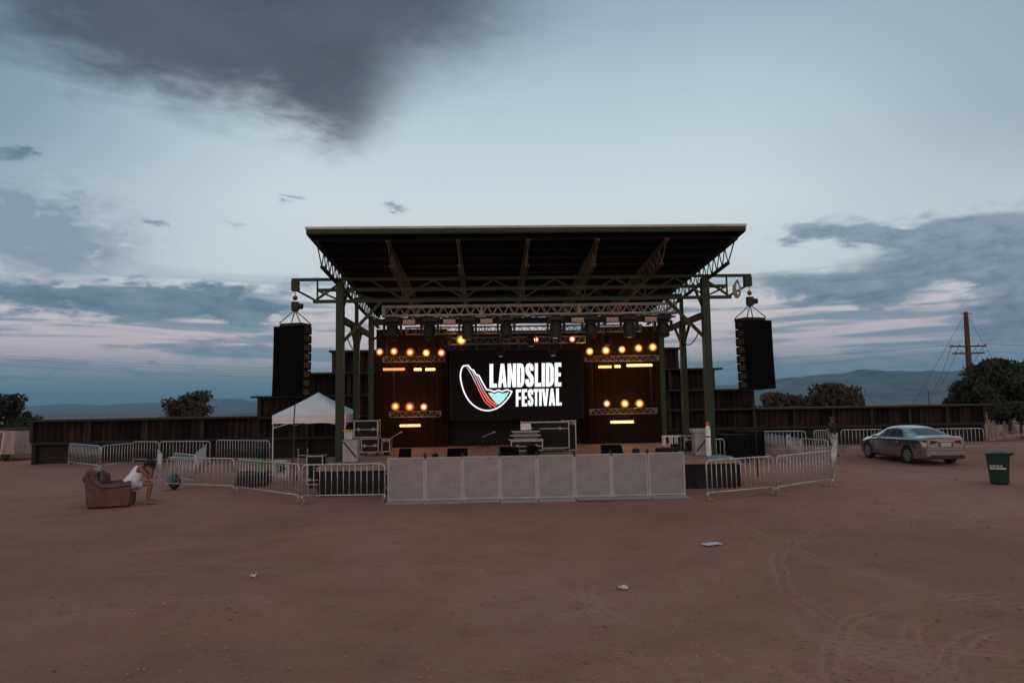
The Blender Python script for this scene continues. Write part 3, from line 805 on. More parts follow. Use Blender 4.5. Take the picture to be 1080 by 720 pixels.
led_bar('orange led bar at the left end under the upper right truss', 631, 645, 386.8, 5.0, E_or, OR, 7)
led_bar('very short yellow led bar between two longer ones', 648, 654.5, 386.3, 5.0, E_yel, AM, 4)
led_bar('long bright yellow led bar under the upper right truss', 661, 688, 385.3, 5.0, E_yel, AM, 9)
led_bar('yellow led bar under the lower right truss', 644, 668.5, 445, 5.0, E_yel, AM, 6)

# moving heads and blinders under the front truss
def make_mover(label, loc, tilt):
    o = thing('moving_head', label, 'stage light', loc, SRZ, 'moving head lights under the front truss')
    mb = MB(); mb.box((0, 0, -.09), (.50, .42, .16)); mb.box((0, 0, .02), (.3, .2, .06)); mb.build('base', M_black, o, bevel=.03)
    mb = MB(); mb.box((0, 0, -.215), (.62, .2, .07))
    for s in (-1, 1): mb.prism([(-.1, -.2), (.1, -.2), (.08, -.56), (-.08, -.56)], lambda u, v: (s * .25, u, v), lambda u, v: (s * .32, u, v))
    mb.build('yoke', M_black, o, bevel=.02)
    Mx = Matrix.Rotation(tilt, 3, 'X')
    mb = MB(); mb.lathe([(.05, -.30), (.16, -.28), (.205, -.14), (.215, .06), (.19, .16), (.20, .25), (.185, .26)], 16, (0, 0, -.48), Mx)
    h = mb.build('head', M_black, o, 'auto')
    mb = MB(); mb.lathe([(.002, .272), (.10, .27), (.17, .255)], 16, (0, 0, -.48), Mx); mb.build('lens', M_glassdark, h, True)
    return o
movers = [(414, 333, .2), (453, 332, .5), (493, 332, 2.9), (533.5, 331.5, 3.0), (586, 332, 2.8), (622.5, 331, 3.0), (663, 330.5, 2.7), (699, 331, 2.9)]
for i, (px, py, tl) in enumerate(movers):
    x, z = slx(px, py, .85)
    make_mover('black moving head light, %s from the left under the front truss' % ORD[i], st(x, .85, FT_Z - .37 - .06), PI - (.3 if i % 2 else .1) if tl > 1 else PI - .5)
M_blf = mat('blinder_face', (.42, .32, .27), .4, .2, .2, 20)
for i, px in enumerate((431.5, 474, 513, 609, 645.5, 686)):
    x, z = slx(px, 338, .75)
    o = thing('blinder_light', 'pale fronted audience blinder, %s from the left under the front truss' % ORD[i], 'stage light', st(x, .75, FT_Z - .37 - .22), SRZ, 'audience blinders under the front truss')
    mb = MB(); mb.box((0, 0, 0), (.44, .16, .2)); mb.build('housing', M_black, o, bevel=.01)
    mb = MB()
    for s in (-1, 1): mb.lathe([(.085, -.002), (.085, .02), (.05, .035), (.002, .04)], 14, (s * .105, -.085, 0), Matrix.Rotation(PI / 2, 3, 'X'))
    mb.box((0, -.082, 0), (.41, .006, .175)); mb.build('lens_panel', M_blf, o)
    mb = MB(); mb.path([(-.24, 0, 0), (-.24, 0, .14), (.24, 0, .14), (.24, 0, 0)], .012, 6); mb.tube((0, 0, .14), (0, 0, .24), .02, 6); mb.build('bracket', M_black, o, True)
# second row fixtures on the mid truss and over the screen
for i, (px, yl, zz) in enumerate(((472, 3.5, z2 - .29), (560, 3.5, z2 - .29), (640, 3.5, z2 - .29), (527, 4.9, z3 - .29), (583, 4.9, z3 - .29))):
    x, _ = slx(px, 350, yl)
    o = make_mover('moving head light hanging ' + ['from the second truss near its left end', 'mid way along the second truss', 'from the second truss near its right end', 'over the left half of the screen', 'over the right half of the screen'][i], st(x, yl, zz - .05), PI - .4)
    o.scale = (.62, .62, .62); o['group'] = 'smaller moving heads further back'

# ------------------------------------------------------------------ chain hoists
def hoist(label, loc, top, group='chain hoists'):
    o = thing('chain_hoist', label, 'hoist', loc, SRZ, group)
    mb = MB(); mb.box((0, 0, 0), (.22, .18, .30)); mb.lathe([(.09, -.16), (.1, 0), (.09, .16)], 12, (.1, 0, 0), Matrix.Rotation(PI / 2, 3, 'Y')); mb.build('motor_body', M_black, o, bevel=.02)
    mb = MB(); mb.ball((0, 0, .28), .085, 10, 6, (1, .7, 1)); mb.build('hook_block', mat('red_hook', (.20, .03, .025), .5), o, True)
    mb = MB(); mb.path([(0, 0, .33), (0, 0, top - loc[2])], .018, 6); mb.build('chain', M_alu, o, True)
    return o
for i, (px, lab) in enumerate(((486, 'chain hoist with pale hook on the front truss, left one'), (631, 'chain hoist with pale hook on the front truss, right one'))):
    x, z = slx(px, 311, .9); hoist(lab, st(x, .9, FT_Z + .28), roofz(.9) - .76, 'hoists carrying the front truss')
# shackles and hooks on the hoists catch the light
# ------------------------------------------------------------------ line arrays
M_spk = mat('black_speaker_box', (.004, .004, .0045), .8, 0, .3, 10, spec=.15)
M_grille = mat('black_speaker_grille', (.003, .003, .0035), .9, .0, .25, 30, spec=.08)
M_spkside = mat('speaker_side_plate', (.016, .011, .010), .45, .2, .3, 8)
def line_array(label, s):
    ax = s * 7.66 + .03
    zt = 5.32
    o = thing('line_array', label, 'loudspeaker', st(ax, 0, zt), SRZ + s * R(17), 'hanging line arrays')
    mb = MB(); mb.box((0, .2, 0), (.80, .62, .09)); mb.build('flying_frame', M_black, o, bevel=.01)
    n = 8; y = -.22; z = -.06; ang = 0.0
    for k in range(n):
        h0, h1, dp, w = .285, .258, .50, 1.10
        ang = -R(.4 * k)
        M = Matrix.Rotation(ang, 3, 'X')
        c = Vector((0, y, z))
        def F(sx): return lambda u, v: M @ Vector((sx, u, v)) + c
        prof = [(0, -.001), (.12, -.002), (dp, -.006 - (h0 - h1) / 2), (dp, -.006 - (h0 + h1) / 2), (.12, -h0 + .002), (0, -h0 + .001)]
        mb = MB(); mb.prism(prof, F(-w / 2), F(w / 2)); cb = mb.build('cabinet', M_spk, o, bevel=.008)
        mb = MB(); q = [M @ Vector((sx * (w / 2 - .015), -.012, zz)) + c for zz in (-.004, -h0 + .004) for sx in (-1, 1)]
        q2 = [p + M @ Vector((0, .011, 0)) for p in q]
        mb.add([*q, *q2], [(0, 2, 3, 1), (4, 5, 7, 6), (0, 1, 5, 4), (2, 6, 7, 3), (0, 4, 6, 2), (1, 3, 7, 5)]); mb.build('grille', M_grille, cb)
        for sx in (-1, 1):
            mb = MB(); mb.add([M @ Vector((sx * (w / 2 + .004), u, v)) + c for u, v in ((.05, -.05), (.36, -.065), (.36, -h0 + .065), (.05, -h0 + .05))] + [M @ Vector((sx * (w / 2 + .02), u, v)) + c for u, v in ((.05, -.05), (.36, -.065), (.36, -h0 + .065), (.05, -h0 + .05))],
                   [(4, 5, 6, 7), (0, 1, 5, 4), (1, 2, 6, 5), (2, 3, 7, 6), (3, 0, 4, 7)]); mb.build('side_plate', M_spkside, cb)
        y, z = tuple((M @ Vector((0, 0, -h0)) + c).yz)
    mb = MB()
    for sx in (-.38, .38):
        for yy in (-.15, .5): mb.tube((sx, yy, .05), (0, .15, .50), .017, 6)
    mb.build('sling', M_cable, o, True)
    mb = MB(); mb.path([(.1 * s, .4, -2.2), (.14 * s, .35, -3.4), (.12 * s, .3, -5.25)], .022, 6); mb.build('cable', M_cable, o, True)
    lp = st(ax, 0, 0); cx = o.matrix_basis @ Vector((0, .15, 0))
    h = hoist('chain hoist above the %s line array' % ('left' if s < 0 else 'right'), (cx.x, cx.y, zt + .62), 6.4, 'hoists carrying the line arrays')
line_array('tall black line array speaker hanging from the left roof arm', -1)
line_array('tall black line array speaker hanging from the right roof arm', 1)
# white cable bundle tied on the right arm
mb = MB(); r = random.Random(3)
for k in range(5):
    a = .10 + .03 * k
    pts = [(a * .6 * math.cos(q) * 1.0, .02 * k - .05, .26 * math.sin(q) - .02 * k) for q in np.linspace(0, 2 * PI, 17)]; mb.path(pts, .02, 6)
tag(mb.build('cable_coil', mat('grey_cable', (.42, .38, .35), .6), None, True, loc=st(7.12, -.14, 6.36), rz=SRZ), 'pale coil of cable hung on the right roof arm', 'cable')

# ------------------------------------------------------------------ LED screen
SY = 5.35
sx0, sz0 = slx(475, 443, SY); sx1, sz1 = slx(613.5, 368.5, SY)
def sp2(px, py):
    x, z = slx(px, py, SY); return x - (sx0 + sx1) / 2, z - (sz0 + sz1) / 2
def curve_fill(name, loops, material, parent, yoff, thick=.004):
    """flat filled outline with holes, extruded a few millimetres, standing in the XZ plane"""
    cu_ = bpy.data.curves.new(name, 'CURVE'); cu_.dimensions = '2D'; cu_.fill_mode = 'BOTH'; cu_.extrude = thick / 2
    for L in loops:
        s = cu_.splines.new('POLY'); s.points.add(len(L) - 1); s.use_cyclic_u = True
        for p, q in zip(s.points, L): p.co = (q[0], q[1], 0, 1)
    tmp = bpy.data.objects.new('tmp', cu_); COL.objects.link(tmp)
    me = bpy.data.meshes.new_from_object(tmp.evaluated_get(bpy.context.evaluated_depsgraph_get()))
    bpy.data.objects.remove(tmp); bpy.data.curves.remove(cu_)
    me.name = name; me.materials.clear(); me.materials.append(material)
    o = bpy.data.objects.new(name, me); COL.objects.link(o); o.parent = parent
    o.rotation_euler = (PI / 2, 0, 0); o.location = (0, yoff, 0); return o
def ribbon(pts, w, closed=False):
    pts = [Vector((*p, 0)) for p in pts]; n = len(pts); L = []; Rr = []
    for i, p in enumerate(pts):
        a = pts[(i - 1) % n] if closed else pts[max(i - 1, 0)]; b = pts[(i + 1) % n] if closed else pts[min(i + 1, n - 1)]
        d1 = (p - a).normalized() if (p - a).length > 0 else (b - p).normalized(); d2 = (b - p).normalized() if (b - p).length > 0 else d1
        d = (d1 + d2).normalized(); nn = Vector((-d.y, d.x, 0)); k = 1 / max(.55, nn.dot(Vector((-d1.y, d1.x, 0))))
        L.append((p + nn * w / 2 * k)[:2]); Rr.append((p - nn * w / 2 * k)[:2])
    return [L, Rr[::-1]] if closed else [L + Rr[::-1]]
def smooth2(pts, k=4, closed=False):
    o = []; n = len(pts)
    rng = range(n) if closed else range(n - 1)
    for i in rng:
        p = [Vector(pts[(i + d) % n]) if closed else Vector(pts[min(max(i + d, 0), n - 1)]) for d in (-1, 0, 1, 2)]
        for j in range(k):
            t = j / k
            o.append(tuple(.5 * ((2 * p[1]) + (-p[0] + p[2]) * t + (2 * p[0] - 5 * p[1] + 4 * p[2] - p[3]) * t * t + (-p[0] + 3 * p[1] - 3 * p[2] + p[3]) * t ** 3)))
    if not closed: o.append(tuple(pts[-1]))
    return o
LET = {  # heavy condensed capitals on a unit square; second loops are counters
    'L': [[(0, 0), (1, 0), (1, .17), (.50, .17), (.50, 1), (0, 1)]],
    'I': [[(0, 0), (1, 0), (1, 1), (0, 1)]],
    'E': [[(0, 0), (1, 0), (1, .17), (.5, .17), (.5, .42), (.92, .42), (.92, .58), (.5, .58), (.5, .83), (1, .83), (1, 1), (0, 1)]],
    'F': [[(0, 0), (.48, 0), (.48, .40), (.92, .40), (.92, .57), (.48, .57), (.48, .83), (1, .83), (1, 1), (0, 1)]],
    'T': [[(.28, 0), (.72, 0), (.72, .83), (1, .83), (1, 1), (0, 1), (0, .83), (.28, .83)]],
    'V': [[(.30, 0), (.70, 0), (1, 1), (.62, 1), (.5, .38), (.38, 1), (0, 1)]],
    'A': [[(0, 0), (.36, 0), (.41, .19), (.59, .19), (.64, 0), (1, 0), (.70, 1), (.30, 1)], [(.44, .35), (.5, .68), (.56, .35)]],
    'N': [[(0, 0), (.37, 0), (.37, .52), (.60, 0), (1, 0), (1, 1), (.63, 1), (.63, .48), (.40, 1), (0, 1)]],
    'D': [[(0, 0), (.55, 0), (.82, .05), (1, .2), (1, .8), (.82, .95), (.55, 1), (0, 1)], [(.43, .17), (.43, .83), (.52, .83), (.57, .77), (.57, .23), (.52, .17)]],
    'S': [[(.5, -.01), (.85, .04), (1, .17), (1, .36), (.90, .47), (.62, .60), (.46, .70), (.44, .79), (.5, .84), (.56, .79), (.56, .68), (.98, .68), (.98, .83), (.84, .96), (.5, 1.01), (.16, .96), (.01, .83), (.01, .66), (.10, .55), (.38, .41), (.55, .31), (.57, .21), (.5, .16), (.43, .21), (.43, .33), (0, .33), (0, .17), (.15, .04)]],
}
def build_screen():
    W, H = sx1 - sx0, sz1 - sz0
    o = thing('video_screen', 'wide led video screen showing the white festival logo', 'video screen', st((sx0 + sx1) / 2, SY, (sz0 + sz1) / 2), SRZ)
    mb = MB(); mb.box((0, .08, 0), (W + .04, .12, H + .04)); mb.build('cabinet', M_black, o, bevel=.01)
    # panel face: LED tiles, faintly lit black
    m = bpy.data.materials.new('led_panel_face'); m.use_nodes = True
    t = NT(m.node_tree); b = m.node_tree.nodes['Principled BSDF']
    b.inputs['Base Color'].default_value = (.006, .005, .005, 1); b.inputs['Specular IOR Level'].default_value = .15; b.inputs['Roughness'].default_value = .8
    tc = t.node('ShaderNodeTexCoord').outputs['Object']
    n = t.noise(tc, 1.2, 2); t.put(b.inputs['Emission Color'], t.ramp(n, [(.3, S(31, 25, 25)), (.7, S(37, 29, 29))])); b.inputs['Emission Strength'].default_value = .09
    mb = MB(); nx, nz = 10, 6
    for i in range(nx):
        for j in range(nz): mb.box((-W / 2 + W * (i + .5) / nx, .012, -H / 2 + H * (j + .5) / nz), (W / nx - .004, .012, H / nz - .004))
    mb.build('panel_face', m, o)
    for s in (-1, -.33, .33, 1):
        mb = MB(); mb.tube((s * W * .46, .08, H / 2), (s * W * .46, .02, T3[2] - .29 - (sz0 + sz1) / 2), .015, 6); mb.build('hanging_strap', M_black, o, True)
    E_w = emat('white_led', (.93, .97, 1), 1.15)
    Z = lambda a, b: sp2(480 + a / 9, 375 + b / 9)     # measured off a nine times enlargement
    def word(spans, yt0, yt1, yb0, yb1, xl, xr, chars):
        loops = []
        for ch, (a, b) in zip(chars, spans):
            def mp(u, v):
                x = a + (b - a) * u; f = (x - xl) / (xr - xl); top = yt0 + (yt1 - yt0) * f; bot = yb0 + (yb1 - yb0) * f
                return Z(x, bot + (top - bot) * v)
            for L in LET[ch]: loops.append([mp(u, v) for u, v in L])
        return loops
    l1 = word([(327, 396), (407, 491), (498, 578), (586, 657), (667, 746), (756, 815), (822, 852), (861, 936), (945, 1008)], 78, 66, 303, 290, 327, 1008, 'LANDSLIDE')
    l2 = word([(577, 626), (633, 684), (690, 742), (745, 792), (798, 822), (825, 888), (890, 950), (958, 1012)], 320, 308, 481, 471, 577, 1012, 'FESTIVAL')
    for w_ in (l1, l2): curve_fill('lettering', w_, E_w, o, -.003)
    # the emblem: a bowl outline, three strata bands sliding down, water in the bowl
    out = [(78, 97), (125, 92), (150, 128), (176, 138), (196, 176), (226, 188), (262, 258), (300, 322), (335, 326), (372, 342), (410, 326), (448, 338), (492, 322), (538, 338)]
    bowl = [(520, 378), (480, 430), (425, 480), (365, 510), (305, 520), (240, 508), (175, 470), (120, 410), (80, 330), (58, 250), (50, 190), (60, 130)]
    pts = [Z(*p) for p in out] + [Z(*p) for p in smooth2([(538, 338)] + bowl + [(78, 97)], 3)[1:-1]]
    curve_fill('logo_outline', ribbon(pts, 1.45 / 720 * 27.85, True), E_w, o, -.003)
    E_pink = emat('pink_led', (1, .45, .52), 1.0); E_red2 = emat('coral_led', (1, .16, .13), 1.0)
    bands = [[(112, 108), (150, 170), (195, 260), (240, 355), (280, 430), (345, 492)], [(155, 135), (200, 222), (245, 320), (285, 395), (330, 450), (385, 484)], [(203, 186), (250, 285), (290, 360), (330, 418), (370, 450), (402, 468)]]
    for i, bd in enumerate(bands):
        q = smooth2([Z(*p) for p in bd], 5); k = int(len(q) * .42)
        curve_fill('logo_band', ribbon(q[:k + 1], .75 / 720 * 27.85), emat('pale_pink_led', (.95, .66, .76), .9), o, -.003)
        curve_fill('logo_band', ribbon(q[k:], (.9 + .35 * i) / 720 * 27.85), E_red2, o, -.003)
        q2 = [(x_ + .035, z_ + .008) for x_, z_ in q]
    wat = [(312, 352), (345, 350), (375, 362), (412, 345), (450, 358), (512, 345), (490, 385), (455, 430), (418, 462), (392, 452), (350, 405)]
    curve_fill('logo_water', [[Z(*p) for p in wat]], emat('aqua_led', (.45, .86, .90), 1.0), o, -.003)
build_screen()

# ------------------------------------------------------------------ flight cases
def flight_case(label, loc, d, rz, lid=.28, casters=True, group=None, face=M_case, name='flight_case', stripes=()):
    w, dp, h = d
    o = thing(name, label, 'flight case', loc, rz, group)
    c0 = .12 if casters else .01
    mb = MB(); mb.box((0, 0, c0 + (h - c0) / 2), (w - .02, dp - .02, h - c0 - .004)); mb.build('shell', face, o)
    mb = MB(); e = .035
    x, y = w / 2 - e / 2 + .003, dp / 2 - e / 2 + .003; z0, z1 = c0 + e / 2, h - e / 2
    for sx in (-1, 1):
        for sy in (-1, 1): mb.box((sx * x, sy * y, (z0 + z1) / 2), (e, e, z1 - z0 + e))
        for zz in (z0, z1): mb.box((sx * x, 0, zz), (e - .002, 2 * y - e - .002, e - .002))
    for sy in (-1, 1):
        for zz in (z0, z1): mb.box((0, sy * y, zz), (2 * x - e - .002, e - .002, e - .002))
        for zz in ((z1 - lid * (h - c0)),) + tuple(stripes): mb.box((0, sy * (y + .002), zz), (2 * x - e - .004, e - .004, e * .8))
    mb.build('edge_trim', M_edge, o)
    mb = MB()
    for sx in (-1, 1):
        for sy in (-1, 1):
            for zz in (z0, z1): mb.ball((sx * (x + .004), sy * (y + .004), zz), .032, 8, 5)
    for sx in (-.5, .5): mb.box((sx * w * .6, -dp / 2 - .006, z1 - lid * (h - c0)), (.10, .012, .12))
    mb.build('corner_fitting', M_edge, o, True)
    if casters:
        for sx in (-1, 1):
            for sy in (-1, 1):
                mb = MB(); mb.lathe([(.045, -.02), (.05, 0), (.045, .02)], 12, (sx * (w / 2 - .1), sy * (dp / 2 - .1), .05), Matrix.Rotation(PI / 2, 3, 'Y')); mb.box((sx * (w / 2 - .1), sy * (dp / 2 - .1), .112), (.07, .07, .014))
                mb.build('caster', M_rubber, o, True)
    return o
def on_deck(px, py):      # a point of the deck seen at that pixel
    return gp(px, py, DZ)
def wpx(p, n): return n * p.y / 720
p = on_deck(575, 475.5); w = wpx(p, 38)
flight_case('wide black flight case with silver edges at the back of the stage', (p.x, p.y, DZ), (wpx(p, 49), .75, 1.08), SRZ, .24)
p = on_deck(555.5, 478.5)
o = flight_case('low black flight case carrying the stacked drawers, in front of the wide case', (p.x, p.y, DZ), (wpx(p, 33), .55, .48), SRZ, .5, True)
p2 = p
mb = MB()
o = thing('mixing_console', 'grey console with stacked shelves on the low flight case', 'console', (p.x - .03, p.y, DZ + .485), SRZ)
mb.box((0, 0, .02), (1.18, .5, .04)); mb.box((0, .02, .16), (1.06, .46, .04)); mb.box((0, .06, .29), (.98, .4, .04)); mb.build('shelf', M_edge, o, bevel=.006)
mb = MB()
for s in (-1, 1): mb.box((s * .5, .1, .19), (.03, .34, .37))
mb.box((0, .26, .2), (.98, .03, .36)); mb.build('rack_frame', M_case, o)
mb = MB()
for k, (zz, yy) in enumerate(((.055, -.12), (.2, -.1))): mb.box((0, yy + .1, zz + .02), (.86, .34, .07))
mb.build('control_panel', mat('console_grey', (.10, .10, .10), .5), o, bevel=.01)
mb = MB(); mb.box((0, 0, 0), (.36, .006, .22)); q = mb.build('paper_notice', mat('white_paper', (.72, .72, .74), .8), None, loc=(p2.x - .02, p2.y - .20, DZ + .95), rz=SRZ)
tag(q, 'white paper notice taped to the front of the wide case on stage', 'paper')
p = on_deck(600.5, 474.5)
flight_case('tall narrow black flight case standing right of the wide one', (p.x, p.y, DZ), (wpx(p, 14.5), .6, 1.1), SRZ - .1, .08, False)
# monitors and small boxes along the stage front
def wedge(label, px, py, wp, group='floor monitors along the stage front'):
    p = on_deck(px, py); w = wpx(p, wp)
    o = thing('floor_monitor', label, 'loudspeaker', (p.x, p.y, DZ), SRZ + PI, group)
    prof = [(-.28, 0), (.28, 0), (.28, .12), (-.05, .36), (-.28, .36)]
    mb = MB(); mb.prism(prof, lambda u, v: (-w / 2, u, v), lambda u, v: (w / 2, u, v)); mb.build('cabinet', M_spk, o, bevel=.015)
    mb = MB(); mb.prism([(.275, .125), (.285, .135), (-.035, .366), (-.045, .356)], lambda u, v: (-w / 2 + .03, u, v), lambda u, v: (w / 2 - .03, u, v)); mb.build('grille', M_grille, o)
    return o
wedge('black wedge monitor on stage left of the console', 482.5, 485, 21)
wedge('black wedge monitor on stage right of the tall case', 645.5, 481, 21)
wedge('small black wedge monitor near the left stage corner', 427, 485, 12)
wedge('low black wedge monitor in front of the console', 562, 482, 12)
wedge('black wedge monitor in the row left of the console', 537, 483, 20)
def smallbox(label, px, py, w, h, d=.25):
    p = on_deck(px, py); o = thing('stage_box', label, 'box', (p.x, p.y, DZ), SRZ, 'small boxes on the stage')
    mb = MB(); mb.box((0, 0, h / 2), (w, d, h)); mb.build('case', M_case, o, bevel=.02)
    mb = MB(); mb.box((0, -d / 2 - .004, h * .6), (w * .6, .008, h * .3)); mb.path([(-w * .25, 0, h), (-w * .2, 0, h + .05), (w * .2, 0, h + .05), (w * .25, 0, h)], .012, 6); mb.build('handle', M_black, o)
    return o
smallbox('small black box on stage between the left wedge monitors', 459, 484, .18, .17)
smallbox('small upright black box on stage right of the right wedge monitor', 671, 481, .2, .24)
smallbox('flat black box near the right stage corner', 703, 477, .7, .16, .4)
smallbox('second flat black box near the right stage corner, further right', 716, 474.5, .5, .22, .4)
# cymbal stand lying low
def mic_stand(label, px, py, h):
    p = on_deck(px, py); o = thing('microphone_stand', label, 'stand', (p.x, p.y, DZ), rnd.uniform(0, 3), 'microphone stands')
    mb = MB(); mb.tube((0, 0, .05), (0, 0, h), .012, 6)
    for k in range(3): a = k * 2.1; mb.tube((0, 0, .12), (.28 * math.cos(a), .28 * math.sin(a), .015), .012, 6)
    mb.build('stand', M_black, o, True)
    mb = MB(); mb.tube((0, 0, h), (.4, 0, h + .15), .010, 6); mb.build('boom', M_alu, o, True)
    mb = MB(); mb.tube((.4, 0, h + .15), (.55, 0, h + .19), .02, 8, .028); mb.build('microphone', M_alu, o, True)
mic_stand('short microphone stand by the left cases', 413, 477, .55)
mic_stand('short microphone stand left of the centre of the stage', 509, 473, .45)

# gear at the left of the deck
p = on_deck(388, 480); CLX, CLY = p.x, p.y
flight_case('open fronted white edged case, lower of the left stack', (CLX + .12, CLY, DZ), (.62, .6, .62), SRZ, .5, True, 'cases stacked at the left of the deck')
flight_case('open fronted white edged case on top of the left stack', (CLX - .02, CLY, DZ + .63), (.85, .6, .62), SRZ, .5, False, 'cases stacked at the left of the deck', stripes=())
flight_case('narrow white edged case right of the left stack', (CLX + .66, CLY + .1, DZ), (.3, .5, .58), SRZ, .1, True, 'cases stacked at the left of the deck')
mb = MB()
p = on_deck(370.5, 487)
o = thing('power_distribution_box', 'tall grey metal cabinet strapped beside the left front post', 'cabinet', (p.x, p.y, DZ), SRZ)
mb = MB(); mb.box((0, 0, .36), (.48, .4, .70)); mb.build('cabinet', mat('grey_cabinet', (.30, .28, .29), .6, 0, .2, 4), o, bevel=.012)
mb = MB(); mb.bar((-.22, -.21, .66), (.2, -.21, .16), .05, .012, (0, 1, 0)); mb.build('strap', M_black, o)
mb = MB(); mb.box((0, -.207, .36), (.42, .012, .62)); mb.build('door', mat('grey_door', (.34, .31, .32), .55, 0, .2, 4), o)
o = thing('storage_tote', 'pale tote with a yellow lid on the grey cabinet', 'box', (p.x - .08, p.y, DZ + .715), SRZ)
mb = MB(); mb.prism([(-.12, 0), (.12, 0), (.14, .26), (-.14, .26)], lambda u, v: (u, -.12, v), lambda u, v: (u, .12, v)); mb.build('tub', mat('pale_plastic', (.42, .42, .45), .5), o, bevel=.01)
mb = MB(); mb.box((0, 0, .285), (.31, .28, .05)); mb.build('lid', mat('yellow_plastic', (.5, .34, .05), .5), o, bevel=.01)

# gear at the right of the deck
p = on_deck(726.5, 477)
flight_case('small white edged case at the right end of the deck', (p.x, p.y, DZ), (.42, .4, .58), SRZ, .2, False)
p = on_deck(712, 471.5)
o = thing('rack_frame', 'low white metal rack frame near the right rear post', 'rack', (p.x, p.y, DZ), SRZ)
mb = MB()
for sx in (-.42, -.15, .05, .42):
    for yy in (-.15, .15): mb.box((sx, yy, .24), (.05, .05, .40))
mb.build('upright', M_white, o)
mb = MB()
for zz in (.05, .42):
    for yy in (-.15, .15): mb.box((0, yy + .001, zz), (.9, .04, .045))
mb.build('rail', M_white, o)
p = on_deck(738, 480)
o = thing('dimmer_rack', 'grey dimmer rack strapped beside the white cylinder', 'cabinet', (p.x, p.y, DZ), SRZ)
mb = MB(); mb.box((0, 0, .37), (.38, .4, .72)); mb.build('cabinet', MATS['grey_cabinet'], o, bevel=.012)
mb = MB(); mb.box((-.02, 0, .80), (.46, .42, .12)); mb.build('lid', MATS['grey_door'], o, bevel=.01)
mb = MB(); mb.bar((-.16, -.21, .14), (.16, -.21, .52), .04, .012, (0, 1, 0)); mb.build('strap', M_black, o)
p = on_deck(747.5, 481)
o = thing('gas_cylinder', 'white gas cylinder with an orange valve cap at the right post', 'cylinder', (p.x, p.y, DZ), SRZ)
mb = MB(); mb.lathe([(.085, 0), (.085, .82), (.07, .92), (.04, .97)], 16); mb.build('bottle', M_white, o, 'auto')
mb = MB(); mb.lathe([(.04, .965), (.06, .985), (.06, 1.06), (.03, 1.1)], 12); mb.build('valve_cap', mat('orange_cap', (.45, .12, .04), .5), o, 'auto')
mb = MB(); mb.lathe([(.088, .6), (.091, .605), (.091, .64), (.088, .645)], 16); mb.build('strap', MATS['red_hook'], o, True)

# tarp bundle and dark stacks at the right
p = gp(764, 514)
o = thing('covered_stack', 'dark stack under a crumpled grey tarp beside the right end of the deck', 'stack', (p.x + .1, p.y + .6, 0), SRZ)
mb = MB(); mb.box((-.1, 0, .38), (1.15, .9, .76)); mb.build('crate', M_case, o, bevel=.03)
r = random.Random(5); mb = MB(); n = 16; vs = []; fs = []
for i in range(n + 1):
    for j in range(n + 1):
        u, v = i / n * 2 - 1, j / n * 2 - 1; k = max(abs(u), abs(v))
        vs.append((-.1 + u * .66, v * .52, .80 + .12 * (1 - u * u) * (1 - v * v) + .03 * math.sin(9 * u + 4 * v) * r.random() - (.12 * max(0, k - .85) / .15)))
for i in range(n):
    for j in range(n): a = i * (n + 1) + j; fs.append((a, a + n + 1, a + n + 2, a + 1))
mb.add(vs, fs); mb.build('tarp', mat('grey_tarp', (.20, .22, .25), .6, 0, .25, 5), o, True)
for i, (px, py, w_, h_, lab) in enumerate(((774, 487, 1.2, 1.15, 'big black road case behind the right post, nearer of two'), (789, 483, 1.2, 1.2, 'big black road case behind the right post, further of two'))):
    p = gp(px, py); flight_case(lab, (p.x, p.y, 0), (w_, .8, h_), SRZ + .1, .3, True, 'road cases on the ground', name='road_case', face=M_spk).children
for c in bpy.data.objects:
    if c.name.startswith('edge_trim') and c.parent and c.parent.name.startswith('road_case'):
        c.data.materials[0] = M_spk
    if c.name.startswith('corner_fitting') and c.parent and c.parent.name.startswith('road_case'):
        c.data.materials[0] = M_spk

# gear on the ground at the left
p = gp(333.5, 514)
flight_case('tall black flight case with silver edges on the ground left of the deck', (p.x, p.y, 0), (wpx(p, 17), .45, 1.05), SRZ, .82, True)
p = gp(319, 507)
o = thing('hand_truck', 'pale metal hand truck standing left of the tall flight case', 'hand truck', (p.x, p.y, 0), .2)
mb = MB()
for s in (-1, 1): mb.path([(s * .16, 0, .08), (s * .16, .05, .6), (s * .16, .12, 1.0), (s * .16, -.02, 1.14)], .018, 6)
for zz in (.3, .6, .9): mb.tube((-.16, .05, zz), (.16, .05, zz), .014, 6)
mb.build('frame', M_galv, o, True)
mb = MB(); mb.box((0, -.12, .03), (.34, .24, .015)); mb.build('toe_plate', M_galv, o)
for s in (-1, 1):
    mb = MB(); mb.lathe([(.09, -.03), (.11, 0), (.09, .03)], 14, (s * .23, .08, .11), Matrix.Rotation(PI / 2, 3, 'Y')); mb.build('wheel', M_rubber, o, True)
p = gp(297, 503)
o = thing('portable_fan', 'white square floor fan under the tent edge', 'fan', (p.x, p.y, 0), -.2)
mb = MB(); fr = .26
for a, b, c, d in ((0, fr + .02, .56, .08), (0, -fr - .02, .56, .08), (fr + .02, 0, .08, .44), (-fr - .02, 0, .08, .44)): mb.box((a, 0, .32 + b), (c, .14, d))
mb.build('frame', mat('dusty_white_plastic', (.40, .39, .38), .6), o, bevel=.012)
mb = MB(); mb.box((0, .05, .32), (.46, .02, .46)); mb.build('back', mat('fan_grey', (.3, .3, .3), .5), o)
mb = MB()
for k in range(5):
    a = k * 2 * PI / 5; M = Matrix.Rotation(a, 3, 'Y') @ Matrix.Rotation(.4, 3, 'X')
    mb.box(M @ Vector((.10, -.0, 0)) + Vector((0, 0, .32)), (.16, .012, .09), M=M)
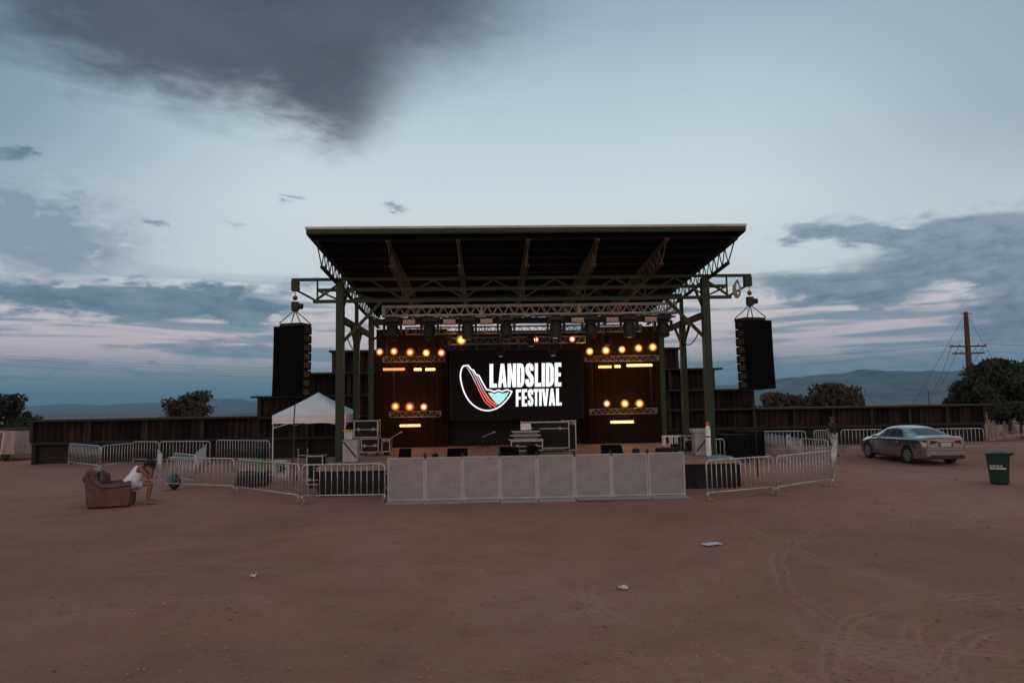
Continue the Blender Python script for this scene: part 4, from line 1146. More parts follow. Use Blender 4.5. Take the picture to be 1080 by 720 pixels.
mb.lathe([(.05, -.03), (.05, .03)], 10, (0, 0, .32), Matrix.Rotation(PI / 2, 3, 'X')); mb.build('fan_blade', M_black, o)
p = gp(275, 493)
o = thing('bucket', 'lime green bucket left of the tent leg', 'bucket', (p.x, p.y, 0), 0)
mb = MB(); mb.lathe([(.13, 0), (.17, .36), (.18, .36), (.18, .38), (.16, .38), (.125, .02)], 16); mb.build('body', mat('lime_plastic', (.10, .32, .03), .5), o, 'auto')
mb = MB(); mb.path([(.175 * math.cos(q), .02, .36 + .15 * math.sin(q)) for q in np.linspace(0, PI, 10)], .008, 5); mb.build('handle', M_black, o, True)
p = gp(268, 512)
mb = MB(); r = random.Random(2)
for k in range(26):
    R0 = r.uniform(.28, .52); z = .04 + .016 * k + r.uniform(-.01, .01); ex = r.uniform(-.06, .06); ph = r.uniform(0, 6)
    pts = [(R0 * 1.15 * math.cos(q) + ex, R0 * .8 * math.sin(q) + r.uniform(-.012, .012), max(.03, z + .04 * math.sin(q * 2 + ph))) for q in np.linspace(0, 2 * PI * .96, 22)]
    mb.path(pts, .022, 6)
tag(mb.build('cable_heap', M_cable, None, True, loc=(p.x, p.y, 0)), 'heap of coiled black cable on the dirt behind the left barriers', 'cable')

# ------------------------------------------------------------------ tent
def build_tent():
    a = gp(285.5, 497); b = Vector((a.x + 3.0, a.y + .1, 0)); rz = .03
    o = thing('pop_up_tent', 'white pop up tent with peaked roof left of the stage', 'tent', ((a.x + b.x) / 2, a.y + 1.5, 0), rz)
    h = 1.5; ze, zv, zp = 2.27, 1.93, 3.22
    for sx in (-1, 1):
        for sy in (-1, 1):
            mb = MB(); mb.box((sx * (h - .03), sy * (h - .03), ze / 2), (.034, .034, ze)); mb.box((sx * (h - .03), sy * (h - .03), .01), (.12, .12, .02)); mb.build('leg', M_white, o)
    # roof: four panels with a slight sag between ridges
    vs = []; fs = []; n = 14; mb = MB()
    for i in range(n + 1):
        for j in range(n + 1):
            u, v = i / n * 2 - 1, j / n * 2 - 1; k = max(abs(u), abs(v))
            diag = abs(abs(u) - abs(v)) / max(k, 1e-6)
            z = zp - (zp - ze) * k ** .92 - .07 * diag * math.sin(PI * min(1, k * .95))
            vs.append((u * h, v * h, z))
    for i in range(n):
        for j in range(n): q = i * (n + 1) + j; fs.append((q, q + n + 1, q + n + 2, q + 1))
    mb.add(vs, fs); mb.build('canopy', M_tent, o, True)
    mb = MB()
    for k in range(4):
        M = Matrix.Rotation(k * PI / 2, 3, 'Z'); vs = []; fs = []; n = 24
        for i in range(n + 1):
            x = -h + 2 * h * i / n; d = .012 * math.sin(i * 1.9 + k)
            vs += [M @ Vector((x, -h - .004, ze - .005)), M @ Vector((x, -h - .004 - d, (ze + zv) / 2)), M @ Vector((x, -h - .004 + d, zv + .012 * math.sin(i * .9)))]
        for i in range(n):
            for j in range(2): q = 3 * i + j; fs.append((q, q + 3, q + 4, q + 1))
        mb.add(vs, fs)
    mb.build('valance', M_tent, o, True)
    mb = MB()
    for k in range(4):
        M = Matrix.Rotation(k * PI / 2, 3, 'Z')
        mb.bar(M @ Vector((-h + .05, -h + .04, 1.75)), M @ Vector((0, -h + .04, 2.18)), .025); mb.bar(M @ Vector((h - .05, -h + .04, 1.75)), M @ Vector((0, -h + .04, 2.18)), .025)
    mb.build('strut', M_white, o)
build_tent()

# ------------------------------------------------------------------ front barricade
M_perf = None
def perf_mat():
    m = bpy.data.materials.new('perforated_aluminium'); m.use_nodes = True
    t = NT(m.node_tree); b = m.node_tree.nodes['Principled BSDF']
    tc = t.node('ShaderNodeTexCoord').outputs['Object']
    n = t.noise(tc, 3, 5, .6); sp = t.node('ShaderNodeSeparateXYZ'); t.put(sp.inputs[0], tc)
    st_ = t.noise(t.comb(t.math('MULTIPLY', sp.outputs[0], 9.0), 0.0, t.math('MULTIPLY', sp.outputs[2], .8)), 2, 4)
    c = t.ramp(n, [(.3, (.235, .228, .235, 1)), (.7, (.335, .328, .335, 1))])
    c = t.mix(t.math('MULTIPLY', t.smooth(st_, .5, .75), .4), c, (.24, .20, .18, 1))
    v = t.node('ShaderNodeTexVoronoi'); v.inputs['Scale'].default_value = 26; v.inputs['Randomness'].default_value = 0; t.put(v.inputs['Vector'], tc)
    hole = t.math('SUBTRACT', 1.0, t.smooth(v.outputs['Distance'], .22, .32))
    c = t.mix(t.math('MULTIPLY', hole, .55), c, (.05, .045, .045, 1))
    dirt = t.math('MULTIPLY', t.math('SUBTRACT', 1.0, t.smooth(t.math('ADD', sp.outputs[2], t.math('MULTIPLY', n, .3)), .1, .5)), .45)
    c = t.mix(dirt, c, (.26, .18, .15, 1))
    oi = t.node('ShaderNodeObjectInfo')
    c = t.mix(t.math('MULTIPLY', oi.outputs['Random'], .35), c, (.20, .185, .18, 1))
    # scuffs and rubbed bands that differ from panel to panel
    sv = t.comb(t.math('ADD', t.math('MULTIPLY', sp.outputs[0], 1.5), t.math('MULTIPLY', oi.outputs['Random'], 37.0)), t.math('MULTIPLY', oi.outputs['Random'], 11.0), t.math('MULTIPLY', sp.outputs[2], 2.2))
    c = t.mix(t.math('MULTIPLY', t.smooth(t.noise(sv, 1.3, 6, .65), .5, .75), .28), c, (.17, .145, .135, 1))
    c = t.mix(t.math('MULTIPLY', t.smooth(t.noise(sv, 3.1, 5, .7), .56, .7), .16), c, (.50, .48, .47, 1))
    t.put(b.inputs['Base Color'], c); b.inputs['Roughness'].default_value = .55; b.inputs['Metallic'].default_value = .25
    return m
M_perf = perf_mat()
M_barframe = mat('barricade_frame_aluminium', (.37, .37, .38), .5, .3, .15, 6)
def build_barricade():
    a, b = gp(408.5, 529), gp(723.5, 522.5)
    d = (b - a); L = d.length / 8; rz = math.atan2(d.y, d.x); H = 1.2
    proto = None
    lab = ['leftmost perforated silver barricade panel, beside the bike rack barrier', 'second silver barricade panel from the left in front of the stage', 'third silver barricade panel from the left, below the left wedge monitor',
           'fourth silver barricade panel from the left in front of the stage', 'fifth silver barricade panel from the left, in front of the console', 'fourth silver barricade panel from the right in front of the stage',
           'third silver barricade panel from the right, below the right wedge monitor', 'second silver barricade panel from the right in front of the stage'][:7]
    lab = lab[:5] + [lab[6], 'second silver barricade panel from the right in front of the stage', 'rightmost perforated silver barricade panel, beside the dark gap']
    for k in range(8):
        c = a + d * ((k + .5) / 8)
        if proto is None:
            o = thing('barricade_panel', lab[0], 'barricade', c, rz, 'barricade panels in front of the stage')
            mb = MB(); mb.box((0, .02, H / 2 + .03), (L - .09, .012, H - .10)); mb.build('sheet', M_perf, o)
            mb = MB()
            for s in (-1, 1): mb.box((s * (L / 2 - .030), .02, H / 2), (.054, .04, H))
            mb.box((0, .021, H - .018), (L - .01, .06, .036)); mb.box((0, .021, .05), (L - .105, .045, .045)); mb.build('frame', M_barframe, o)
            mb = MB(); mb.box((0, -.30, .012), (L - .03, .62, .006)); mb.build('foot_plate', M_barframe, o)
            for s in (-1, 1):
                mb = MB(); mb.bar((s * (L / 2 - .09), .05, 1.05), (s * (L / 2 - .09), .95, .06), .045); mb.box((s * (L / 2 - .09), .5, .03), (.05, .95, .05)); mb.build('brace', M_barframe, o)
            mb = MB(); mb.box((L / 2, .03, H + .01), (.085, .07, .13)); mb.lathe([(.03, 0), (.03, .04)], 8, (L / 2, .03, H + .07)); mb.build('clamp', M_black, o, bevel=.01)
            proto = o
        else:
            o = copy_tree(proto, c + Vector((0, rnd.uniform(-.02, .02), rnd.uniform(-.008, .012))), rz + R(rnd.uniform(-.3, .3)), lab[k]); o.rotation_euler.x = R(rnd.uniform(-.8, .8))
build_barricade()

# ------------------------------------------------------------------ bike rack barriers
BH = 1.06
def barrier_mesh(L):
    mb = MB(); h = L / 2 - .03; r = .021; z0, z1 = .22, BH; cr_ = .13
    pts = [(-h, 0, z0 - .0)]
    pts += [(-h, 0, z1 - cr_)] + [(-h + cr_ - cr_ * math.cos(q), 0, z1 - cr_ + cr_ * math.sin(q)) for q in (.4, .8, 1.2)] + [(-h + cr_, 0, z1)]
    pts += [(h - cr_, 0, z1)] + [(h - cr_ + cr_ * math.sin(q), 0, z1 - cr_ + cr_ * math.cos(q)) for q in (.4, .8, 1.2)] + [(h, 0, z1 - cr_), (h, 0, z0)]
    mb.path(pts, r, 8); mb.tube((-h, 0, z0), (h, 0, z0), r * .9, 8)
    for s in (-1, 1): mb.tube((s * h, 0, z0), (s * h, 0, .1), r, 8)
    bars = MB(); n = max(3, round(2 * h / .165))
    for i in range(1, n): x = -h + 2 * h * i / n; bars.tube((x, 0, z0), (x, 0, z1 - (0 if abs(x) < h - cr_ else .03)), .0115, 6)
    feet = []
    for s in (-1, 1):
        f = MB(); x = s * (h - .06); f.box((x, 0, .02), (.05, .56, .014)); f.tube((x, 0, .02), (x, 0, z0), .018, 6); feet.append(f)
    hook = MB(); hook.path([(h, 0, z1 - .25), (h + .05, 0, z1 - .25), (h + .05, 0, z1 - .31)], .009, 5); hook.path([(h, 0, z0 + .2), (h + .05, 0, z0 + .2), (h + .05, 0, z0 + .14)], .009, 5)
    return mb, bars, feet, hook
def barrier(label, ax, ay, bx, by, zt=BH, mat_=None):
    """end posts' tops seen at those pixels"""
    mat_ = mat_ or M_galv
    a, b = gp(ax, ay, zt), gp(bx, by, zt); a.z = b.z = 0
    d = b - a; L = d.length
    o = thing('crowd_barrier', label, 'barrier', (a + b) / 2, math.atan2(d.y, d.x), 'bike rack crowd barriers')
    o.rotation_euler = (R(rnd.uniform(-1.8, 1.8)), 0, o.rotation_euler.z)
    f, bars, feet, hook = barrier_mesh(L)
    f.build('frame', mat_, o, True); bars.build('infill_bars', mat_, o, True)
    for q in feet: q.build('foot', mat('dusty_foot_steel', (.30, .24, .21), .7, .2, .3, 9), o, 'auto')
    hook.build('hook', mat_, o, True)
    return o
barrier('steel crowd barrier meeting the left end of the silver barricade', 317.5, 490, 407, 488.5)
barrier('steel crowd barrier in front of the black cable heap', 249.5, 484, 316, 489.5)
barrier('steel crowd barrier right beside the seated man and backpack', 176, 482, 248, 483.5)
barrier('angled steel crowd barrier just behind the backpack', 182, 477.5, 206.5, 480)
barrier('short angled steel crowd barrier running back from the one behind the backpack', 206.5, 479.5, 218, 469)
barrier('steel crowd barrier at the left end of the rear row by the dark wall', 72.5, 467.5, 105.5, 470)
barrier('steel crowd barrier second from the left in the rear row', 106.5, 470, 141, 467)
barrier('steel crowd barrier in the rear row directly above the seated man', 140, 465.5, 168, 465.5)
barrier('steel crowd barrier in the rear row right of the seated man', 168, 465.5, 222, 465)
barrier('steel crowd barrier in the rear row ending at the tent leg', 228, 464, 285, 464.5)
barrier('steel crowd barrier seen almost end on beside the seated man', 166.5, 474, 170.5, 479)
barrier('steel crowd barrier right of the silver barricade beside the covered stack', 744, 485.5, 816, 481)
barrier('steel crowd barrier in the middle of the right front row', 817.5, 481, 876, 475)
barrier('steel crowd barrier turning back towards the walking man', 876.5, 475, 881.5, 465.5)
barrier('steel crowd barrier behind the right front row against the wall', 798, 454.8, 850, 454.3)
barrier('angled steel crowd barrier inside the right pen, leftmost', 801, 456, 827, 460.5)
barrier('short steel crowd barrier turned back inside the right pen', 829, 459.5, 833, 458)
barrier('steel crowd barrier inside the right pen near its centre', 832, 460, 846, 463.5)
barrier('steel crowd barrier inside the right pen near the walking man', 843.5, 462, 874, 464)
barrier('short steel crowd barrier against the wall left of the walking man', 858, 454, 878, 453)
barrier('long steel crowd barrier between the walking man and the car bonnet', 886, 453.0, 931, 452.6)
barrier('steel crowd barrier hidden behind the silver car roof', 932, 452.6, 985, 452.1)
barrier('rightmost steel crowd barrier behind the car boot', 986, 452, 1037.5, 451.5)
barrier('small steel crowd barrier behind the right front post', 750, 463, 764, 462.5)

# ------------------------------------------------------------------ people
def skin_obj(name, J, E_, material, parent, root, sub=2):
    keys = list(J); idx = {k: i for i, k in enumerate(keys)}
    me = bpy.data.meshes.new(name); me.from_pydata([J[k][:3] for k in keys], [(idx[a], idx[b]) for a, b in E_], [])
    me.materials.append(material)
    o = bpy.data.objects.new(name, me); COL.objects.link(o); o.parent = parent
    md = o.modifiers.new('skin', 'SKIN'); md.use_smooth_shade = True
    for k in keys:
        sv = me.skin_vertices[0].data[idx[k]]; r = J[k][3]; r2 = J[k][4] if len(J[k]) > 4 else r; sv.radius = (r, r2); sv.use_root = (k == root)
    s = o.modifiers.new('sub', 'SUBSURF'); s.levels = sub; s.render_levels = sub
    return o
def person(label, loc, rz, J, cloth, hair, seed=0, scale=1.0):
    """J: joints of the body; hands get five fingers each"""
    o = thing('person', label, 'person', loc, rz); o.scale = (scale,) * 3
    E_ = [('pelvis', 'belly'), ('belly', 'chest'), ('chest', 'neck'), ('neck', 'head_base'), ('head_base', 'head'), ('head', 'head_top')]
    J = dict(J)
    for s in 'lr':
        E_ += [('chest', 'shoulder_' + s), ('shoulder_' + s, 'elbow_' + s), ('elbow_' + s, 'wrist_' + s), ('wrist_' + s, 'palm_' + s),
               ('pelvis', 'hip_' + s), ('hip_' + s, 'knee_' + s), ('knee_' + s, 'calf_' + s), ('calf_' + s, 'ankle_' + s), ('ankle_' + s, 'toe_' + s)]
        w = Vector(J['wrist_' + s][:3]); p = Vector(J['palm_' + s][:3]); d = (p - w).normalized(); e = Vector(J['elbow_' + s][:3])
        side = d.cross(Vector((0, 0, 1)) if abs(d.z) < .9 else Vector((1, 0, 0))).normalized(); curl = d.cross(side)
        for k, (off, ln) in enumerate(((-.030, .062), (-.010, .075), (.011, .070), (.031, .055))):
            a = p + side * off + d * .03; b = a + d * ln * .55 + curl * .012; c = b + d * ln * .4 + curl * .03
            for nm, q, r in (('a', a, .010), ('b', b, .0095), ('c', c, .008)): J['f%d%s_%s' % (k, nm, s)] = (*q, r)
            E_ += [('palm_' + s, 'f%da_%s' % (k, s)), ('f%da_%s' % (k, s), 'f%db_%s' % (k, s)), ('f%db_%s' % (k, s), 'f%dc_%s' % (k, s))]
        tb = w.lerp(p, .5) + side * -.03; tc = tb + d * .035 - side * .03
        J['ta_' + s] = (*tb, .012); J['tb_' + s] = (*tc, .009); E_ += [('wrist_' + s, 'ta_' + s), ('ta_' + s, 'tb_' + s)]
    body = skin_obj('body', J, E_, M_skin, o, 'pelvis')
    for nm, keys, ed, grow_, m_ in cloth:
        JJ = {}
        for k in keys:
            if isinstance(k, tuple): JJ[k[0]] = k[1]
            else:
                v = J[k]; JJ[k] = (*v[:3], *(r + grow_ for r in v[3:]))
        skin_obj(nm, JJ, ed, m_, o, keys[0] if not isinstance(keys[0], tuple) else keys[0][0])
    return o, J
def mixj(J, a, b, t, r): 
    A, B = Vector(J[a][:3]), Vector(J[b][:3]); return (*A.lerp(B, t), r)

# seated man, bent forward with his face in his hands (faces +X of his own frame)
J = dict(pelvis=(0, 0, .56, .15, .14), belly=(.09, 0, .74, .125, .14), chest=(.22, 0, .94, .135, .15), neck=(.33, 0, 1.07, .055), head_base=(.39, 0, 1.10, .06), head=(.46, 0, 1.125, .085), head_top=(.53, 0, 1.155, .062),
         shoulder_l=(.27, .20, 1.00, .062), elbow_l=(.50, .20, .70, .045), wrist_l=(.53, .11, .93, .030), palm_l=(.525, .075, 1.0, .032, .02),
         shoulder_r=(.27, -.20, 1.00, .062), elbow_r=(.50, -.20, .70, .045), wrist_r=(.53, -.11, .93, .030), palm_r=(.525, -.075, 1.0, .032, .02),
         hip_l=(.06, .11, .54, .105), knee_l=(.50, .19, .58, .068), calf_l=(.47, .19, .38, .062), ankle_l=(.42, .18, .10, .042), toe_l=(.62, .20, .05, .042, .035),
         hip_r=(.06, -.11, .54, .105), knee_r=(.52, -.19, .58, .068), calf_r=(.50, -.19, .38, .062), ankle_r=(.46, -.18, .10, .042), toe_r=(.66, -.20, .05, .042, .035))
CH_A = R(20)
chp = gp(118, 536); chd = Vector((math.cos(CH_A), math.sin(CH_A), 0)); chs = Vector((-math.sin(CH_A), math.cos(CH_A), 0))
tank = ('tank_top', ['belly', ('hem', (-.01, 0, .60, .185, .17)), 'chest', ('top', (.285, 0, 1.02, .13, .15))], [('hem', 'belly'), ('belly', 'chest'), ('chest', 'top')], .05, M_cloth_white)
shorts = ('shorts', ['pelvis', 'hip_l', 'hip_r', ('thigh_l', mixj(J, 'hip_l', 'knee_l', .72, .098)), ('thigh_r', mixj(J, 'hip_r', 'knee_r', .72, .098))], [('pelvis', 'hip_l'), ('pelvis', 'hip_r'), ('hip_l', 'thigh_l'), ('hip_r', 'thigh_r')], .024, M_cloth_grey)
M_shoe = mat('pale_trainers', (.14, .13, .125), .7, 0, .2, 10)
shoes = []
for s in 'lr':
    a = J['ankle_' + s]; t_ = J['toe_' + s]
    shoes.append(('shoe', [('a', (a[0] - .03, a[1], .055, .052, .05)), ('m', ((a[0] + t_[0]) / 2, (a[1] + t_[1]) / 2, .052, .05, .048)), ('t', (t_[0] + .03, t_[1], .045, .045, .04))], [('a', 'm'), ('m', 't')], 0, M_shoe))
mp_ = chp + chd * .34 + chs * .55
man, J1 = person('seated man in a white tank top bent forward with his head in his hands', mp_, CH_A, J, [tank, shorts] + shoes, None)
def hair_mesh(parent, c, axis, r, back, seed):
    rr = random.Random(seed); mb = MB(); n = 14; k = 9; vs = []; fs = []
    A = Vector(axis).normalized(); U = A.orthogonal().normalized(); V = A.cross(U)
    for i in range(k + 1):
        th = PI * .62 * i / k
        for j in range(n):
            ph = 2 * PI * j / n; q = r * (1 + rr.uniform(-.07, .09))
            vs.append(Vector(c) + (A * math.cos(th) + (U * math.cos(ph) + V * math.sin(ph)) * math.sin(th)) * q)
    for i in range(k):
        for j in range(n): j2 = (j + 1) % n; fs.append((i * n + j, (i + 1) * n + j, (i + 1) * n + j2, i * n + j2))
    mb.add(vs, fs)
    for _ in range(46):
        th = rr.uniform(.5, PI * .62); ph = rr.uniform(0, 2 * PI); d = A * math.cos(th) + (U * math.cos(ph) + V * math.sin(ph)) * math.sin(th)
        p = Vector(c) + d * r * .95; mb.path([p, p + d * .03 + Vector((0, 0, -.035)), p + d * .03 + Vector((.01, 0, -.10 - rr.random() * .07))], [.022, .019, .006], 5)
    return mb.build('hair', M_hair, parent, True)
hair_mesh(man, (.465, 0, 1.14), (.15, 0, 1), .122, None, 1)
# face details lie turned down towards the hands: nose and ears
mb = MB(); mb.ball((.555, 0, 1.085), .018, 8, 5, (1, .8, 1.2)); mb.ball((.45, .094, 1.11), .022, 8, 5, (.9, .45, 1.3)); mb.ball((.45, -.094, 1.11), .022, 8, 5, (.9, .45, 1.3)); mb.build('face', M_skin, man, True)

# the man walking behind the right barriers (faces +X of his frame)
J = dict(pelvis=(0, 0, .95, .135, .12), belly=(.01, 0, 1.12, .12, .13), chest=(.0, 0, 1.36, .125, .16), neck=(.0, 0, 1.50, .055), head_base=(.015, 0, 1.56, .06), head=(.03, 0, 1.65, .082), head_top=(.02, 0, 1.73, .062),
         shoulder_l=(0, .20, 1.42, .06), elbow_l=(-.08, .25, 1.14, .043), wrist_l=(.05, .24, .92, .03), palm_l=(.08, .23, .85, .032, .02),
         shoulder_r=(0, -.20, 1.42, .06), elbow_r=(-.03, -.26, 1.14, .043), wrist_r=(.12, -.24, .94, .03), palm_r=(.16, -.23, .88, .032, .02),
         hip_l=(0, .10, .92, .10), knee_l=(.10, .11, .50, .065), calf_l=(.05, .11, .36, .058), ankle_l=(-.08, .11, .12, .042), toe_l=(.06, .12, .05, .042, .035),
         hip_r=(0, -.10, .92, .10), knee_r=(.14, -.11, .52, .065), calf_r=(.16, -.11, .36, .058), ankle_r=(.18, -.11, .09, .042), toe_r=(.36, -.12, .05, .042, .035))
shirt = ('shirt', ['belly', ('hem', (0, 0, .96, .15, .14)), 'chest', 'shoulder_l', 'shoulder_r', ('sl', mixj(J, 'shoulder_l', 'elbow_l', .7, .05)), ('sr', mixj(J, 'shoulder_r', 'elbow_r', .7, .05)), ('collar', (0, 0, 1.46, .07))],
         [('hem', 'belly'), ('belly', 'chest'), ('chest', 'shoulder_l'), ('chest', 'shoulder_r'), ('shoulder_l', 'sl'), ('shoulder_r', 'sr'), ('chest', 'collar')], .04, M_cloth_black)
pants = ('trousers', ['pelvis', 'hip_l', 'hip_r', 'knee_l', 'knee_r', ('cl', mixj(J, 'calf_l', 'ankle_l', .6, .05)), ('cr', mixj(J, 'calf_r', 'ankle_r', .6, .05))],
         [('pelvis', 'hip_l'), ('pelvis', 'hip_r'), ('hip_l', 'knee_l'), ('hip_r', 'knee_r'), ('knee_l', 'cl'), ('knee_r', 'cr')], .016, mat('white_trousers', (.46, .47, .49), .9, 0, .1, 6))
shoes = []
for s in 'lr':
    a = J['ankle_' + s]; t_ = J['toe_' + s]
    shoes.append(('shoe', [('a', (a[0] - .03, a[1], max(.055, a[2] - .04), .05, .05)), ('m', ((a[0] + t_[0]) / 2, (a[1] + t_[1]) / 2, .055, .048, .045)), ('t', (t_[0] + .02, t_[1], .045, .043, .04))], [('a', 'm'), ('m', 't')], 0, M_black))
wp = at(878, 460, 31.0)
man2, J2 = person('walking man in a black shirt, red cap and white trousers behind the right barriers', (wp.x, 31.0, 0), R(-62), J, [shirt, pants] + shoes, None)
mb = MB(); mb.ball((.02, 0, 1.685), .104, 12, 8, (1.03, .9, .8)); mb.add([(.08, -.07, 1.70), (.08, .07, 1.70), (.20, .05, 1.685), (.20, -.05, 1.685), (.08, -.07, 1.69), (.08, .07, 1.69), (.20, .05, 1.675), (.20, -.05, 1.675)], [(0, 3, 2, 1), (4, 5, 6, 7), (2, 3, 7, 6), (0, 4, 7, 3), (1, 2, 6, 5)]); mb.build('cap', mat('red_cloth', (.13, .03, .028), .9), man2, True)
mb = MB(); mb.ball((.118, 0, 1.635), .016, 8, 5, (1, .8, 1.2)); mb.ball((.02, .09, 1.64), .02, 8, 5, (.9, .45, 1.3)); mb.ball((.02, -.09, 1.64), .02, 8, 5, (.9, .45, 1.3)); mb.ball((.105, 0, 1.59), .02, 8, 5, (.5, 1.1, .4)); mb.build('face', M_skin, man2, True)

# ------------------------------------------------------------------ armchair
def build_chair():
    o = thing('armchair', 'worn brown leather armchair with rolled arms on the dirt', 'armchair', chp + chs * .52 - chd * .10, CH_A)
    # side arm profile (x along facing, z up)
    def arc(cx, cz, r, a0, a1, n=9): return [(cx + r * math.cos(a0 + (a1 - a0) * i / n), cz + r * math.sin(a0 + (a1 - a0) * i / n)) for i in range(n + 1)]
    prof = [(-.50, .04), (.52, .04), (.53, .46)] + [(.50, .60), (.30, .58), (-.10, .56), (-.26, .60), (-.38, .72), (-.45, .86), (-.52, .92), (-.62, .90), (-.63, .80), (-.57, .70), (-.54, .45)]
    for s in (-1, 1):
        mb = MB(); mb.prism(prof, lambda u, v: (u, s * .52, v), lambda u, v: (u, s * .38, v)) if s < 0 else mb.prism(prof, lambda u, v: (u, .38, v), lambda u, v: (u, .52, v))
        a = mb.build('arm', M_leather, o, 'auto', bevel=.03)
        mb = MB(); pts = [(.53, s * .46, .62), (.30, s * .46, .60), (-.08, s * .46, .58), (-.24, s * .46, .63), (-.36, s * .46, .76), (-.44, s * .46, .89)]
        sm = smooth2([(p[0], p[2]) for p in pts], 4); mb.path([(u, s * .46, v) for u, v in sm], [.085] * len(sm), 12); mb.build('arm_roll', M_leather, a, 'auto')
    mb = MB(); mb.prism([(-.48, .04), (.50, .04), (.50, .30), (-.48, .30)], lambda u, v: (u, -.38, v), lambda u, v: (u, .38, v)); mb.build('base', M_leather, o, bevel=.02)
    mb = MB(); mb.prism([(-.30, .30), (.50, .30), (.53, .38), (.48, .46), (-.30, .44)], lambda u, v: (u, -.375, v), lambda u, v: (u, .375, v)); mb.build('seat_cushion', M_leather, o, 'auto', bevel=.05)
    mb = MB(); mb.prism([(-.52, .30), (-.30, .30), (-.24, .50), (-.26, .75), (-.34, 1.0), (-.46, 1.08), (-.60, .98), (-.62, .82), (-.56, .6)], lambda u, v: (u, -.37, v), lambda u, v: (u, .37, v)); mb.build('backrest', M_leather, o, 'auto', bevel=.04)
    mb = MB(); mb.ball((-.22, 0, .74), .3, 16, 10, (.55, 1.15, .98)); mb.build('back_cushion', M_leather, o, True)
    mb = MB()
    for sx in (-.44, .46):
        for sy in (-.46, .46): mb.box((sx, sy, .02), (.07, .07, .04))
    mb.build('foot', M_black, o)
build_chair()
# backpack by the barrier
p = gp(184, 516)
o = thing('backpack', 'teal and black backpack on the dirt beside the barrier', 'backpack', (p.x, p.y, 0), .5)
mb = MB(); mb.ball((0, 0, .25), .25, 14, 8, (.72, .55, 1.0)); mb.build('bag', mat('black_nylon', (.014, .018, .022), .7, bump=.3, bscale=10), o, True)
mb = MB(); mb.ball((-.10, -.04, .36), .17, 12, 8, (.55, .75, 1.0)); mb.build('flap', mat('teal_nylon', (.06, .14, .16), .6), o, True)
mb = MB(); mb.ball((.02, -.12, .16), .12, 12, 8, (1.0, .6, .9)); mb.build('pocket', MATS['black_nylon'], o, True)
mb = MB(); mb.path([(-.05, -.14, .44), (.05, -.17, .36), (.10, -.15, .22)], .018, 6); mb.ball((.09, -.16, .25), .03, 8, 5); mb.build('strap', mat('teal_strap', (.10, .20, .22), .6), o, True)

